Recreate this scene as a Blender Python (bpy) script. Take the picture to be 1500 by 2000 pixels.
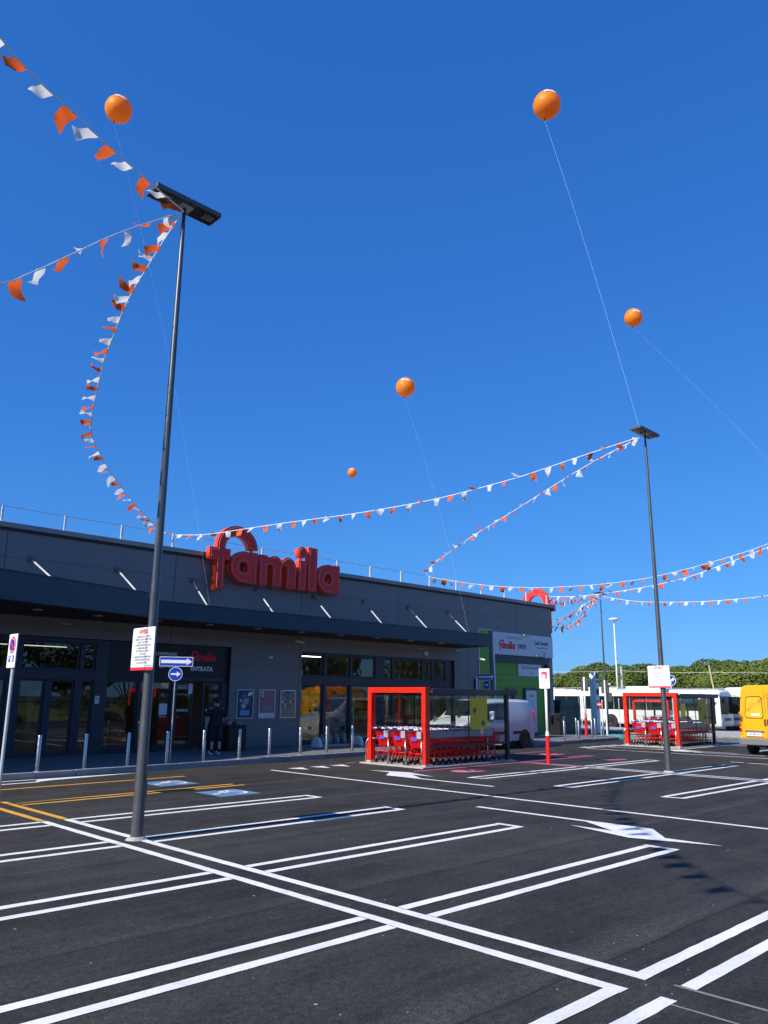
import bpy, bmesh, math, random
from mathutils import Vector, Matrix, Euler
R = math.radians
rnd = random.Random(7)
scene = bpy.context.scene
for o in list(bpy.data.objects):
    bpy.data.objects.remove(o)

# ------------------------------------------------------------------ camera
# world: X runs along the shop front (to the right and away), Y into the shop, Z up; the phone is held 2 m up
cd = bpy.data.cameras.new('camera')
cd.sensor_fit = 'HORIZONTAL'; cd.sensor_width = 36.0; cd.lens = 36.0 * 1532.23 / 1500.0
cd.clip_start = 0.1; cd.clip_end = 4000
cam = bpy.data.objects.new('camera', cd); scene.collection.objects.link(cam); scene.camera = cam
yaw, pitch, roll = R(44.40), R(13.289), R(0.5135)
fw = Vector((math.sin(yaw) * math.cos(pitch), math.cos(yaw) * math.cos(pitch), math.sin(pitch)))
rt = Vector((math.cos(yaw), -math.sin(yaw), 0)); up = rt.cross(fw)
r2 = rt * math.cos(roll) + up * math.sin(roll); u2 = r2.cross(fw)
cam.matrix_world = Matrix(((r2.x, u2.x, -fw.x, 0), (r2.y, u2.y, -fw.y, 0), (r2.z, u2.z, -fw.z, 2.0), (0, 0, 0, 1)))

# ------------------------------------------------------------------ sky and sun
SUN_EL = R(37.2); SUN_AZ = math.atan2(0.021, -1.0)          # direction towards the sun in the XY plane
w = bpy.data.worlds.new('World'); scene.world = w; w.use_nodes = True
nt = w.node_tree; bg = nt.nodes['Background']
sky = nt.nodes.new('ShaderNodeTexSky'); sky.sky_type = 'NISHITA'; sky.sun_disc = False
sky.sun_elevation = SUN_EL; sky.sun_rotation = math.pi / 2 - SUN_AZ
sky.altitude = 0; sky.air_density = 1.0; sky.dust_density = 0.25; sky.ozone_density = 4.0
# the phone's rendering of the sky: one tone curve per channel over the whole dome
EXPO = 0.30
sp_ = nt.nodes.new('ShaderNodeSeparateColor'); cb_ = nt.nodes.new('ShaderNodeCombineColor'); nt.links.new(sky.outputs[0], sp_.inputs[0])
for ch, (k_, p_) in enumerate(((0.0375, 0.90), (0.130, 0.665), (0.350, 0.50))):
    pw = nt.nodes.new('ShaderNodeMath'); pw.operation = 'POWER'; pw.inputs[1].default_value = p_
    ml = nt.nodes.new('ShaderNodeMath'); ml.operation = 'MULTIPLY'; ml.inputs[1].default_value = k_ / 0.15 / 2 ** EXPO
    nt.links.new(sp_.outputs[ch], pw.inputs[0]); nt.links.new(pw.outputs[0], ml.inputs[0]); nt.links.new(ml.outputs[0], cb_.inputs[ch])
nt.links.new(cb_.outputs[0], bg.inputs['Color'])
bg.inputs['Strength'].default_value = 0.15
sd = bpy.data.lights.new('sun', 'SUN'); sd.energy = 5.0; sd.angle = R(0.53); sd.color = (1.0, 0.925, 0.81)
sun = bpy.data.objects.new('sun', sd); scene.collection.objects.link(sun)
to_sun = Vector((math.cos(SUN_AZ) * math.cos(SUN_EL), math.sin(SUN_AZ) * math.cos(SUN_EL), math.sin(SUN_EL)))
sun.rotation_euler = to_sun.to_track_quat('Z', 'Y').to_euler(); sun.location = (-40, 0, 40)
vs = scene.view_settings; vs.view_transform = 'Standard'; vs.look = 'None'; vs.exposure = EXPO; vs.gamma = 1.0; vs.use_curve_mapping = False
scene.render.engine = 'CYCLES'

# ------------------------------------------------------------------ helpers
COL = scene.collection
def link(o, parent=None):
    COL.objects.link(o)
    if parent is not None: o.parent = parent
    return o
def tag(o, label, cat, group=None):
    o['label'] = label; o['category'] = cat
    if group: o['group'] = group
    return o
def thing(name, label, cat, loc=(0, 0, 0), rz=0.0, group=None):
    o = bpy.data.objects.new(name, None); o.empty_display_size = 0.2; link(o)
    o.location = loc; o.rotation_euler = (0, 0, rz)
    return tag(o, label, cat, group)
def structure(o):
    o['kind'] = 'structure'; return o
def inst(name, mesh, parent, loc=(0, 0, 0), rot=(0, 0, 0), scale=(1, 1, 1)):
    o = bpy.data.objects.new(name, mesh); link(o, parent); o.location = loc; o.rotation_euler = rot; o.scale = scale
    return o
KIDS = {}
def copy_tree(o, parent=None):
    c = o.copy(); link(c, parent)
    for ch in list(o.children): copy_tree(ch, c)
    return c
ORD = ['first', 'second', 'third', 'fourth', 'fifth', 'sixth', 'seventh', 'eighth', 'ninth', 'tenth', 'eleventh', 'twelfth', 'thirteenth', 'fourteenth', 'fifteenth', 'sixteenth']

class MB:
    def __init__(s): s.v = []; s.f = []
    def add(s, vs, fs):
        b = len(s.v); s.v += [tuple(p) for p in vs]; s.f += [[b + i for i in f] for f in fs]; return s
    def box(s, x0, x1, y0, y1, z0, z1):
        return s.add([(x0, y0, z0), (x1, y0, z0), (x1, y1, z0), (x0, y1, z0), (x0, y0, z1), (x1, y0, z1), (x1, y1, z1), (x0, y1, z1)],
                     [(0, 3, 2, 1), (4, 5, 6, 7), (0, 1, 5, 4), (1, 2, 6, 5), (2, 3, 7, 6), (3, 0, 4, 7)])
    def bar(s, p, q, wd, ht=None):
        p, q = Vector(p), Vector(q); d = (q - p).normalized(); ht = ht or wd
        u = d.cross(Vector((0, 0, 1)));
        if u.length < 1e-4: u = Vector((1, 0, 0))
        u.normalize(); n = u.cross(d)
        vs = []
        for c in (p, q):
            for a, b in ((-1, -1), (1, -1), (1, 1), (-1, 1)): vs.append(c + u * (a * wd / 2) + n * (b * ht / 2))
        return s.add(vs, [(0, 1, 2, 3), (7, 6, 5, 4), (0, 4, 5, 1), (1, 5, 6, 2), (2, 6, 7, 3), (3, 7, 4, 0)])
    def tube(s, pts, r, n=8, caps=True):
        pts = [Vector(p) for p in pts]; rs = r if isinstance(r, (list, tuple)) else [r] * len(pts)
        ref = None; rings = []
        for i, p in enumerate(pts):
            d = (pts[min(i + 1, len(pts) - 1)] - pts[max(i - 1, 0)]).normalized()
            if ref is None:
                ref = d.cross(Vector((0, 0, 1)))
                if ref.length < 1e-3: ref = d.cross(Vector((0, 1, 0)))
            u = (ref - d * ref.dot(d)).normalized(); ref = u; v = d.cross(u)
            rings.append([p + (u * math.cos(2 * math.pi * k / n) + v * math.sin(2 * math.pi * k / n)) * rs[i] for k in range(n)])
        b = len(s.v)
        for rg in rings: s.v += [tuple(q) for q in rg]
        for i in range(len(rings) - 1):
            for k in range(n):
                k2 = (k + 1) % n
                s.f.append([b + i * n + k, b + i * n + k2, b + (i + 1) * n + k2, b + (i + 1) * n + k])
        if caps:
            s.f.append([b + k for k in range(n)][::-1]); s.f.append([b + (len(rings) - 1) * n + k for k in range(n)])
        return s
    def lathe(s, prof, n=16, c=(0, 0, 0), axis='Z'):
        b = len(s.v); m = len(prof)
        for k in range(n):
            a = 2 * math.pi * k / n
            for r, h in prof:
                x, y = r * math.cos(a), r * math.sin(a)
                p = {'Z': (x, y, h), 'Y': (x, h, y), 'X': (h, x, y)}[axis]
                s.v.append((p[0] + c[0], p[1] + c[1], p[2] + c[2]))
        for k in range(n):
            k2 = (k + 1) % n
            for j in range(m - 1):
                f = [b + k * m + j, b + k2 * m + j, b + k2 * m + j + 1, b + k * m + j + 1]
                s.f.append(f if axis != 'Y' else f[::-1])
        return s
    def ball(s, c, r, n=16, m=10):
        rx, ry, rz = (r, r, r) if not isinstance(r, (tuple, list)) else r
        b = len(s.v); s.v.append((c[0], c[1], c[2] - rz))
        for j in range(1, m):
            t = math.pi * j / m
            for k in range(n):
                a = 2 * math.pi * k / n
                s.v.append((c[0] + rx * math.sin(t) * math.cos(a), c[1] + ry * math.sin(t) * math.sin(a), c[2] - rz * math.cos(t)))
        s.v.append((c[0], c[1], c[2] + rz)); top = len(s.v) - 1
        for k in range(n):
            k2 = (k + 1) % n
            s.f.append([b, b + 1 + k2, b + 1 + k])
            for j in range(m - 2):
                s.f.append([b + 1 + j * n + k, b + 1 + j * n + k2, b + 1 + (j + 1) * n + k2, b + 1 + (j + 1) * n + k])
            s.f.append([b + 1 + (m - 2) * n + k, b + 1 + (m - 2) * n + k2, top])
        return s
    def prism(s, poly, axis, d0, d1):
        # poly: 2D points in the plane across `axis`; axis Z -> (x,y), Y -> (x,z), X -> (y,z)
        mk = {'Z': lambda a, b, d: (a, b, d), 'Y': lambda a, b, d: (a, d, b), 'X': lambda a, b, d: (d, a, b)}[axis]
        n = len(poly); b = len(s.v)
        s.v += [mk(a, c, d0) for a, c in poly] + [mk(a, c, d1) for a, c in poly]
        s.f.append([b + i for i in range(n)]); s.f.append([b + n + i for i in range(n)][::-1])
        for i in range(n):
            j = (i + 1) % n; s.f.append([b + i, b + n + i, b + n + j, b + j])
        return s
    def mesh(s, name, mat=None, smooth=False, fix=True):
        me = bpy.data.meshes.new(name); me.from_pydata(s.v, [], s.f)
        if fix:
            bm = bmesh.new(); bm.from_mesh(me); bmesh.ops.recalc_face_normals(bm, faces=bm.faces); bm.to_mesh(me); bm.free()
        if mat: me.materials.append(mat)
        if smooth:
            for p in me.polygons: p.use_smooth = True
        me.update(); return me
    def build(s, name, mat, parent=None, smooth=False, bevel=0.0, loc=None, fix=True, auto=None):
        me = s.mesh(name, mat, smooth or bool(auto), fix)
        o = bpy.data.objects.new(name, me); link(o, parent)
        if loc: o.location = loc
        if auto:
            me.set_sharp_from_angle(angle=R(auto))
        if bevel:
            m = o.modifiers.new('bevel', 'BEVEL'); m.width = bevel; m.segments = 2; m.limit_method = 'ANGLE'; m.angle_limit = R(40)
        return o

# ------------------------------------------------------------------ materials
MATS = {}
def nodes_of(name):
    m = bpy.data.materials.new(name); m.use_nodes = True; MATS[name] = m
    return m, m.node_tree, m.node_tree.nodes['Principled BSDF']
def noise(nt, scale, detail=4, rough=0.6, vec=None, coord='Object', stretch=None):
    tc = nt.nodes.new('ShaderNodeTexCoord'); n = nt.nodes.new('ShaderNodeTexNoise')
    n.inputs['Scale'].default_value = scale; n.inputs['Detail'].default_value = detail; n.inputs['Roughness'].default_value = rough
    if stretch:
        mp = nt.nodes.new('ShaderNodeMapping'); mp.inputs['Scale'].default_value = stretch
        nt.links.new(tc.outputs[coord], mp.inputs[0]); nt.links.new(mp.outputs[0], n.inputs['Vector'])
    else: nt.links.new(tc.outputs[coord], n.inputs['Vector'])
    return n
def ramp(nt, fac, stops):
    r = nt.nodes.new('ShaderNodeValToRGB'); e = r.color_ramp.elements
    while len(e) < len(stops): e.new(0.5)
    for el, (p, c) in zip(e, stops):
        el.position = p; el.color = (*c, 1) if len(c) == 3 else c
    nt.links.new(fac, r.inputs[0]); return r
def mixc(nt, fac, a, b, mode='MIX'):
    m = nt.nodes.new('ShaderNodeMix'); m.data_type = 'RGBA'; m.blend_type = mode
    for i, v in ((0, fac), (6, a), (7, b)):
        if isinstance(v, (int, float)): m.inputs[i].default_value = v
        elif isinstance(v, (tuple, list)): m.inputs[i].default_value = (*v, 1) if len(v) == 3 else v
        else: nt.links.new(v, m.inputs[i])
    return m.outputs[2]
def bump(nt, bs, h, strength=0.3, dist=0.01):
    b = nt.nodes.new('ShaderNodeBump'); b.inputs['Strength'].default_value = strength; b.inputs['Distance'].default_value = dist
    nt.links.new(h, b.inputs['Height']); nt.links.new(b.outputs[0], bs.inputs['Normal'])
def paint(name, c, rough=0.5, metal=0.0, var=0.12, scale=4.0, coat=0.0, spec=0.5, bmp=0.0, dirt=0.0, rvar=0.12):
    if name in MATS: return MATS[name]
    m, nt, bs = nodes_of(name)
    n = noise(nt, scale, 6, 0.65)
    lo = tuple(max(0, x * (1 - var)) for x in c); hi = tuple(min(1, x * (1 + var)) for x in c)
    r = ramp(nt, n.outputs[0], [(0.3, lo), (0.7, hi)]); col = r.outputs[0]
    if dirt:
        n2 = noise(nt, scale * 3.1, 8, 0.75)
        r2 = ramp(nt, n2.outputs[0], [(0.5, (0, 0, 0)), (0.72, (dirt, dirt, dirt))])
        col = mixc(nt, r2.outputs[0], col, (0.12, 0.105, 0.09))
    nt.links.new(col, bs.inputs['Base Color'])
    rr = ramp(nt, n.outputs[0], [(0.25, (max(0.02, rough - rvar),) * 3), (0.75, (min(1, rough + rvar),) * 3)])
    nt.links.new(rr.outputs[0], bs.inputs['Roughness'])
    bs.inputs['Metallic'].default_value = metal; bs.inputs['Coat Weight'].default_value = coat; bs.inputs['Coat Roughness'].default_value = 0.06
    bs.inputs['Specular IOR Level'].default_value = spec
    if bmp: bump(nt, bs, noise(nt, scale * 12, 5).outputs[0], bmp, 0.01)
    return m
def glow(name, c, s):
    if name in MATS: return MATS[name]
    m, nt, bs = nodes_of(name)
    bs.inputs['Base Color'].default_value = (*c, 1); bs.inputs['Emission Color'].default_value = (*c, 1); bs.inputs['Emission Strength'].default_value = s
    return m
def glassy(name, tint=(0.8, 0.86, 0.85), refl=1.0, ior=1.5, rough=0.0):
    m = bpy.data.materials.new(name); m.use_nodes = True; MATS[name] = m; nt = m.node_tree
    nt.nodes.remove(nt.nodes['Principled BSDF']); out = nt.nodes['Material Output']
    tr = nt.nodes.new('ShaderNodeBsdfTransparent'); tr.inputs[0].default_value = (*tint, 1)
    gl = nt.nodes.new('ShaderNodeBsdfGlossy'); gl.inputs['Roughness'].default_value = rough; gl.inputs[0].default_value = (refl, refl, refl, 1)
    fr = nt.nodes.new('ShaderNodeFresnel'); ge = nt.nodes.new('ShaderNodeNewGeometry'); mi = nt.nodes.new('ShaderNodeMix')
    mi.inputs[2].default_value = ior; mi.inputs[3].default_value = 1 / ior; nt.links.new(ge.outputs['Backfacing'], mi.inputs[0]); nt.links.new(mi.outputs[0], fr.inputs[0])
    # slight waviness of float glass
    n = noise(nt, 0.9, 1, 0.4); b = nt.nodes.new('ShaderNodeBump'); b.inputs['Strength'].default_value = 0.05; b.inputs['Distance'].default_value = 0.02
    nt.links.new(n.outputs[0], b.inputs['Height']); nt.links.new(b.outputs[0], gl.inputs['Normal'])
    mx = nt.nodes.new('ShaderNodeMixShader')
    nt.links.new(fr.outputs[0], mx.inputs[0]); nt.links.new(tr.outputs[0], mx.inputs[1]); nt.links.new(gl.outputs[0], mx.inputs[2])
    nt.links.new(mx.outputs[0], out.inputs[0]); return m
def cloth(name, c, trans=0.4):
    m, nt, bs = nodes_of(name); out = nt.nodes['Material Output']
    n = noise(nt, 9, 4); r = ramp(nt, n.outputs[0], [(0.3, tuple(x * 0.88 for x in c)), (0.7, c)])
    nt.links.new(r.outputs[0], bs.inputs['Base Color']); bs.inputs['Roughness'].default_value = 0.6
    t = nt.nodes.new('ShaderNodeBsdfTranslucent'); nt.links.new(r.outputs[0], t.inputs[0])
    mx = nt.nodes.new('ShaderNodeMixShader'); mx.inputs[0].default_value = trans
    nt.links.new(bs.outputs[0], mx.inputs[1]); nt.links.new(t.outputs[0], mx.inputs[2]); nt.links.new(mx.outputs[0], out.inputs[0])
    return m
def asphalt(name, base=0.05, fine=1.0, streak=True):
    m, nt, bs = nodes_of(name)
    tc = nt.nodes.new('ShaderNodeTexCoord')
    big = noise(nt, 0.22, 6, 0.65); med = noise(nt, 1.7, 7, 0.72); fin = noise(nt, 70, 4, 0.8); mid = noise(nt, 16, 5, 0.8)
    st = noise(nt, 1.0, 7, 0.72, stretch=(0.10, 1.5, 1)); st2 = noise(nt, 1.0, 5, 0.6, stretch=(0.5, 14, 1)); st3 = noise(nt, 1.0, 6, 0.7, stretch=(1.3, 0.16, 1))
    g = base
    a = ramp(nt, big.outputs[0], [(0.32, (g * 0.66, g * 0.66, g * 0.65)), (0.68, (g * 1.36, g * 1.35, g * 1.30))]).outputs[0]
    b = ramp(nt, med.outputs[0], [(0.34, (0.24, 0.24, 0.24)), (0.66, (0.74, 0.74, 0.74))]).outputs[0]
    c = mixc(nt, 0.65, a, b, 'OVERLAY')
    if streak:
        s = ramp(nt, st.outputs[0], [(0.47, (0, 0, 0)), (0.72, (0.85, 0.85, 0.85))]).outputs[0]
        c = mixc(nt, s, c, (g * 2.0, g * 1.98, g * 1.92))
        s2 = ramp(nt, st2.outputs[0], [(0.58, (0, 0, 0)), (0.78, (0.45, 0.45, 0.45))]).outputs[0]
        c = mixc(nt, s2, c, (g * 0.55, g * 0.55, g * 0.56))
        s3 = ramp(nt, st3.outputs[0], [(0.60, (0, 0, 0)), (0.80, (0.5, 0.5, 0.5))]).outputs[0]
        c = mixc(nt, s3, c, (g * 1.6, g * 1.6, g * 1.58))
        # paving lanes laid along X: a thin dark seam with a scuffed pale strip beside it
        sx = nt.nodes.new('ShaderNodeSeparateXYZ'); nt.links.new(tc.outputs['Object'], sx.inputs[0])
        wob = noise(nt, 0.35, 3, 0.6)
        def mth(op, u, v):
            q = nt.nodes.new('ShaderNodeMath'); q.operation = op
            for i, k in ((0, u), (1, v)):
                if isinstance(k, (int, float)): q.inputs[i].default_value = k
                else: nt.links.new(k, q.inputs[i])
            return q.outputs[0]
        fr_ = mth('FRACT', mth('MULTIPLY', mth('ADD', sx.outputs[1], mth('MULTIPLY', wob.outputs[0], 0.10)), 1 / 3.05), 0)
        band = ramp(nt, fr_, [(0.20, (0, 0, 0)), (0.235, (0.75, 0.75, 0.75)), (0.30, (0.30, 0.30, 0.30)), (0.36, (0, 0, 0))]).outputs[0]
        c = mixc(nt, mth('MULTIPLY', band, med.outputs[0]), c, (g * 2.3, g * 2.3, g * 2.3))
        seam = ramp(nt, fr_, [(0.196, (0, 0, 0)), (0.199, (1, 1, 1)), (0.203, (1, 1, 1)), (0.206, (0, 0, 0))]).outputs[0]
        c = mixc(nt, mth('MULTIPLY', seam, mth('MULTIPLY', mid.outputs[0], 1.3)), c, (g * 0.30, g * 0.30, g * 0.30))
        oil = noise(nt, 0.9, 3, 0.5); oi = ramp(nt, oil.outputs[0], [(0.70, (0, 0, 0)), (0.78, (0.5, 0.5, 0.5))]).outputs[0]
        c = mixc(nt, oi, c, (g * 0.6, g * 0.6, g * 0.6))
    md = ramp(nt, mid.outputs[0], [(0.36, (0.08, 0.08, 0.08)), (0.64, (0.92, 0.92, 0.92))]).outputs[0]
    c = mixc(nt, 0.5, c, md, 'OVERLAY')
    f = ramp(nt, fin.outputs[0], [(0.36, (0.02, 0.02, 0.02)), (0.64, (0.98, 0.98, 0.98))]).outputs[0]
    c = mixc(nt, 0.9, c, f, 'OVERLAY'); c = mixc(nt, 1.0, c, (1.0, 0.965, 0.87), 'MULTIPLY')
    for scl, hi in ((2.2, 0.034), (4.7, 0.045)):
        spk = nt.nodes.new('ShaderNodeTexVoronoi'); spk.inputs['Scale'].default_value = scl; nt.links.new(tc.outputs['Object'], spk.inputs['Vector'])
        sp = ramp(nt, spk.outputs['Distance'], [(0.0, (1, 1, 1)), (hi * .6, (0.7, 0.7, 0.7)), (hi, (0, 0, 0))]).outputs[0]
        pick = ramp(nt, spk.outputs['Color'], [(0.40, (0, 0, 0)), (0.45, (1, 1, 1))]).outputs[0]
        pm_ = nt.nodes.new('ShaderNodeMath'); pm_.operation = 'MULTIPLY'; nt.links.new(sp, pm_.inputs[0]); nt.links.new(pick, pm_.inputs[1])
        c = mixc(nt, pm_.outputs[0], c, (0.5, 0.49, 0.46))
    nt.links.new(c, bs.inputs['Base Color'])
    nt.links.new(ramp(nt, med.outputs[0], [(0.3, (0.78,) * 3), (0.7, (0.95,) * 3)]).outputs[0], bs.inputs['Roughness'])
    bs.inputs['Specular IOR Level'].default_value = 0.3
    bump(nt, bs, fin.outputs[0], 0.6, 0.006)
    return m
def roadpaint(name, c, wear=0.5):
    m, nt, bs = nodes_of(name); out = nt.nodes['Material Output']
    a = noise(nt, 55, 5, 0.85); b = noise(nt, 1.1, 7, 0.75); sc = noise(nt, 1.0, 6, 0.75, stretch=(0.5, 5.0, 1)); gr = noise(nt, 9, 6, 0.8)
    base = ramp(nt, b.outputs[0], [(0.3, tuple(x * 0.78 for x in c)), (0.68, c)]).outputs[0]
    dirt = ramp(nt, sc.outputs[0], [(0.50, (0, 0, 0)), (0.75, (0.34, 0.34, 0.34))]).outputs[0]
    base = mixc(nt, dirt, base, (0.30, 0.295, 0.285))
    grit = ramp(nt, a.outputs[0], [(0.30, (0.62, 0.62, 0.62)), (0.52, (1, 1, 1))]).outputs[0]
    base = mixc(nt, 1.0, base, grit, 'MULTIPLY')
    s = mixc(nt, 0.45, a.outputs[0], mixc(nt, 0.5, b.outputs[0], gr.outputs[0]))
    chip = ramp(nt, s, [(0.31, (1, 1, 1)), (0.385, (0, 0, 0))]).outputs[0]
    mm = nt.nodes.new('ShaderNodeMath'); mm.operation = 'MULTIPLY'; mm.inputs[1].default_value = wear; nt.links.new(chip, mm.inputs[0])
    nt.links.new(base, bs.inputs['Base Color']); bs.inputs['Roughness'].default_value = 0.75
    bump(nt, bs, noise(nt, 90, 3, 0.8).outputs[0], 0.6, 0.004)
    tr = nt.nodes.new('ShaderNodeBsdfTransparent'); mx = nt.nodes.new('ShaderNodeMixShader')   # worn spots let the asphalt through
    nt.links.new(mm.outputs[0], mx.inputs[0]); nt.links.new(bs.outputs[0], mx.inputs[1]); nt.links.new(tr.outputs[0], mx.inputs[2]); nt.links.new(mx.outputs[0], out.inputs[0])
    return m
def foliage(name, c1, c2, c3):
    m, nt, bs = nodes_of(name); out = nt.nodes['Material Output']
    n = noise(nt, 0.30, 5, 0.75); n2 = noise(nt, 4.0, 4, 0.75)
    mixn = mixc(nt, 0.40, n.outputs[0], n2.outputs[0]); oi = nt.nodes.new('ShaderNodeObjectInfo')
    ad = nt.nodes.new('ShaderNodeMath'); ad.operation = 'MULTIPLY_ADD'; ad.inputs[1].default_value = 0.16; nt.links.new(oi.outputs['Random'], ad.inputs[0]); nt.links.new(mixn, ad.inputs[2])
    r = ramp(nt, ad.outputs[0], [(0.40, c1), (0.57, c2), (0.74, c3)])
    nt.links.new(r.outputs[0], bs.inputs['Base Color']); bs.inputs['Roughness'].default_value = 0.65; bs.inputs['Specular IOR Level'].default_value = 0.25
    t = nt.nodes.new('ShaderNodeBsdfTranslucent'); nt.links.new(r.outputs[0], t.inputs[0])
    mx = nt.nodes.new('ShaderNodeMixShader'); mx.inputs[0].default_value = 0.22
    nt.links.new(bs.outputs[0], mx.inputs[1]); nt.links.new(t.outputs[0], mx.inputs[2]); nt.links.new(mx.outputs[0], out.inputs[0])
    return m

M = {}
M['asphalt'] = asphalt('asphalt', 0.0285)
M['asphalt_old'] = asphalt('asphalt_old', 0.14, streak=False)
M['white_paint'] = roadpaint('road_white', (0.90, 0.90, 0.87), 0.9)
M['ghost_paint'] = roadpaint('road_ghost', (0.26, 0.26, 0.25), 1.0)
M['yellow_paint'] = roadpaint('road_yellow', (0.85, 0.42, 0.05), 0.8)
M['pink_paint'] = roadpaint('road_pink', (0.80, 0.16, 0.30), 0.7)
M['blue_paint'] = roadpaint('road_blue', (0.12, 0.25, 0.44), 0.8)
M['green_paint'] = roadpaint('road_green', (0.10, 0.42, 0.30), 0.7)
M['concrete'] = paint('concrete', (0.40, 0.39, 0.37), 0.85, var=0.18, scale=2.2, bmp=0.3, dirt=0.25)
M['kerb'] = paint('kerb_stone_grey', (0.27, 0.27, 0.265), 0.85, var=0.2, scale=3.0, bmp=0.3, dirt=0.3)
M['pavement'] = paint('pavement_grey', (0.15, 0.155, 0.16), 0.8, var=0.14, scale=1.3, bmp=0.2, dirt=0.15)
M['gravel'] = paint('gravel_beige', (0.56, 0.43, 0.27), 0.95, var=0.25, scale=1.5, bmp=0.5, dirt=0.3)
M['earth'] = paint('earth', (0.20, 0.17, 0.11), 0.95, var=0.35, scale=0.4, bmp=0.4)
M['panel'] = paint('facade_panel_anthracite', (0.185, 0.174, 0.170), 0.42, var=0.09, scale=0.5, spec=0.5, rvar=0.08, dirt=0.05)
M['fascia'] = paint('canopy_fascia_navy', (0.014, 0.030, 0.052), 0.32, var=0.08, scale=0.8, rvar=0.08)
M['soffit'] = paint('soffit_dark', (0.02, 0.021, 0.024), 0.6)
M['frame'] = paint('window_frame_navy', (0.028, 0.036, 0.055), 0.4, var=0.08)
M['coping'] = paint('coping_grey', (0.27, 0.26, 0.25), 0.45, metal=0.3, var=0.1, scale=1.5, dirt=0.1)
M['galv'] = paint('galvanised_steel', (0.62, 0.63, 0.63), 0.38, metal=0.85, var=0.15, scale=6)
M['rod_grey'] = paint('rod_pale_grey', (0.55, 0.56, 0.56), 0.45)
M['white_metal'] = paint('white_painted_metal', (0.75, 0.76, 0.76), 0.4, var=0.06, dirt=0.05)
M['grey_pole'] = paint('light_grey_pole', (0.55, 0.57, 0.56), 0.42, metal=0.2, var=0.1)
M['steel'] = paint('brushed_stainless_steel', (0.56, 0.53, 0.50), 0.3, metal=1.0, var=0.14, scale=12)
M['lamp_pole'] = paint('lamp_pole_graphite', (0.11, 0.115, 0.12), 0.36, metal=0.45, var=0.12, scale=5, rvar=0.08)
M['black'] = paint('black_plastic', (0.012, 0.012, 0.013), 0.45)
M['rubber'] = paint('tyre_rubber', (0.02, 0.02, 0.02), 0.8, bmp=0.2)
M['led'] = paint('lamp_diffuser_unlit', (0.45, 0.45, 0.44), 0.3)
M['sign_red'] = paint('illuminated_letter_red', (0.82, 0.020, 0.014), 0.5, var=0.06, scale=2, spec=0.5)
M['sign_edge'] = paint('letter_return_red', (0.82, 0.06, 0.02), 0.45)
M['sign_line'] = paint('letter_outline_pale', (0.60, 0.26, 0.24), 0.5)
M['frame_red'] = paint('shelter_red', (0.86, 0.022, 0.008), 0.35, var=0.05, coat=0.3)
M['cart_red'] = paint('cart_red', (0.80, 0.010, 0.014), 0.33, var=0.10, scale=5, coat=0.2)
M['cart_white'] = paint('cart_handle_white', (0.82, 0.82, 0.84), 0.4)
M['cart_blue'] = paint('cart_handle_blue', (0.07, 0.06, 0.26), 0.4)
M['cart_violet'] = paint('cart_badge_violet', (0.13, 0.07, 0.40), 0.45)
M['cart_grey'] = paint('cart_rail_grey', (0.34, 0.35, 0.37), 0.5, var=0.1)
M['dark_frame'] = paint('shelter_anthracite', (0.028, 0.032, 0.04), 0.35, var=0.1)
M['poster_yellow'] = paint('poster_yellow', (0.70, 0.56, 0.03), 0.6, var=0.06)
M['sheet_white'] = paint('sheet_white', (0.80, 0.80, 0.79), 0.45, var=0.04)
M['text_dark'] = paint('print_dark', (0.05, 0.055, 0.09), 0.6)
M['text_grey'] = paint('print_grey', (0.26, 0.27, 0.35), 0.6)
M['text_red'] = paint('print_red', (0.70, 0.03, 0.05), 0.5)
M['text_white'] = paint('print_white', (0.80, 0.82, 0.84), 0.5)
M['text_navy'] = paint('print_navy', (0.015, 0.06, 0.16), 0.5)
M['text_pink'] = paint('print_pink', (0.80, 0.05, 0.22), 0.5)
M['sign_blue'] = paint('road_sign_blue', (0.012, 0.05, 0.42), 0.4, var=0.06)
M['green'] = paint('drive_green', (0.125, 0.33, 0.028), 0.5, var=0.06, scale=0.8)
M['drive_dark'] = paint('drive_teal_dark', (0.02, 0.07, 0.085), 0.45)
M['drive_panel'] = paint('drive_panel_pale', (0.62, 0.64, 0.68), 0.4, var=0.03, scale=0.6)
M['pole_red'] = paint('pole_red', (0.72, 0.012, 0.02), 0.4, var=0.08)
M['glass'] = glassy('shop_glass', (0.82, 0.86, 0.85), 1.0, 1.58)
M['clear_glass'] = glassy('shelter_glass', (0.955, 0.97, 0.965), 1.0, 1.38)
M['car_glass'] = glassy('vehicle_glass', (0.10, 0.13, 0.13), 1.0, 1.6)
M['bus_glass'] = paint('bus_dark_glass', (0.008, 0.016, 0.018), 0.08, rvar=0.03)
M['silver'] = paint('van_silver', (0.50, 0.51, 0.53), 0.34, metal=0.0, var=0.04, coat=0.6, rvar=0.05)
M['van_yellow'] = paint('van_yellow', (0.86, 0.40, 0.004), 0.35, var=0.05, coat=0.4, dirt=0.06)
M['bus_white'] = paint('bus_white', (0.78, 0.78, 0.75), 0.35, var=0.04, coat=0.3)
M['bumper'] = paint('bumper_grey', (0.15, 0.15, 0.155), 0.6, var=0.12)
M['tail_red'] = paint('tail_light_red', (0.55, 0.01, 0.01), 0.15, coat=0.6)
M['tail_amber'] = paint('tail_light_amber', (0.85, 0.25, 0.01), 0.15, coat=0.6)
M['lens'] = paint('headlight_lens', (0.55, 0.57, 0.58), 0.1, coat=0.8)
M['wood'] = paint('stake_wood', (0.42, 0.35, 0.22), 0.8, var=0.2)
M['bark'] = paint('pine_bark', (0.16, 0.10, 0.065), 0.9, var=0.3, bmp=0.5)
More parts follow.
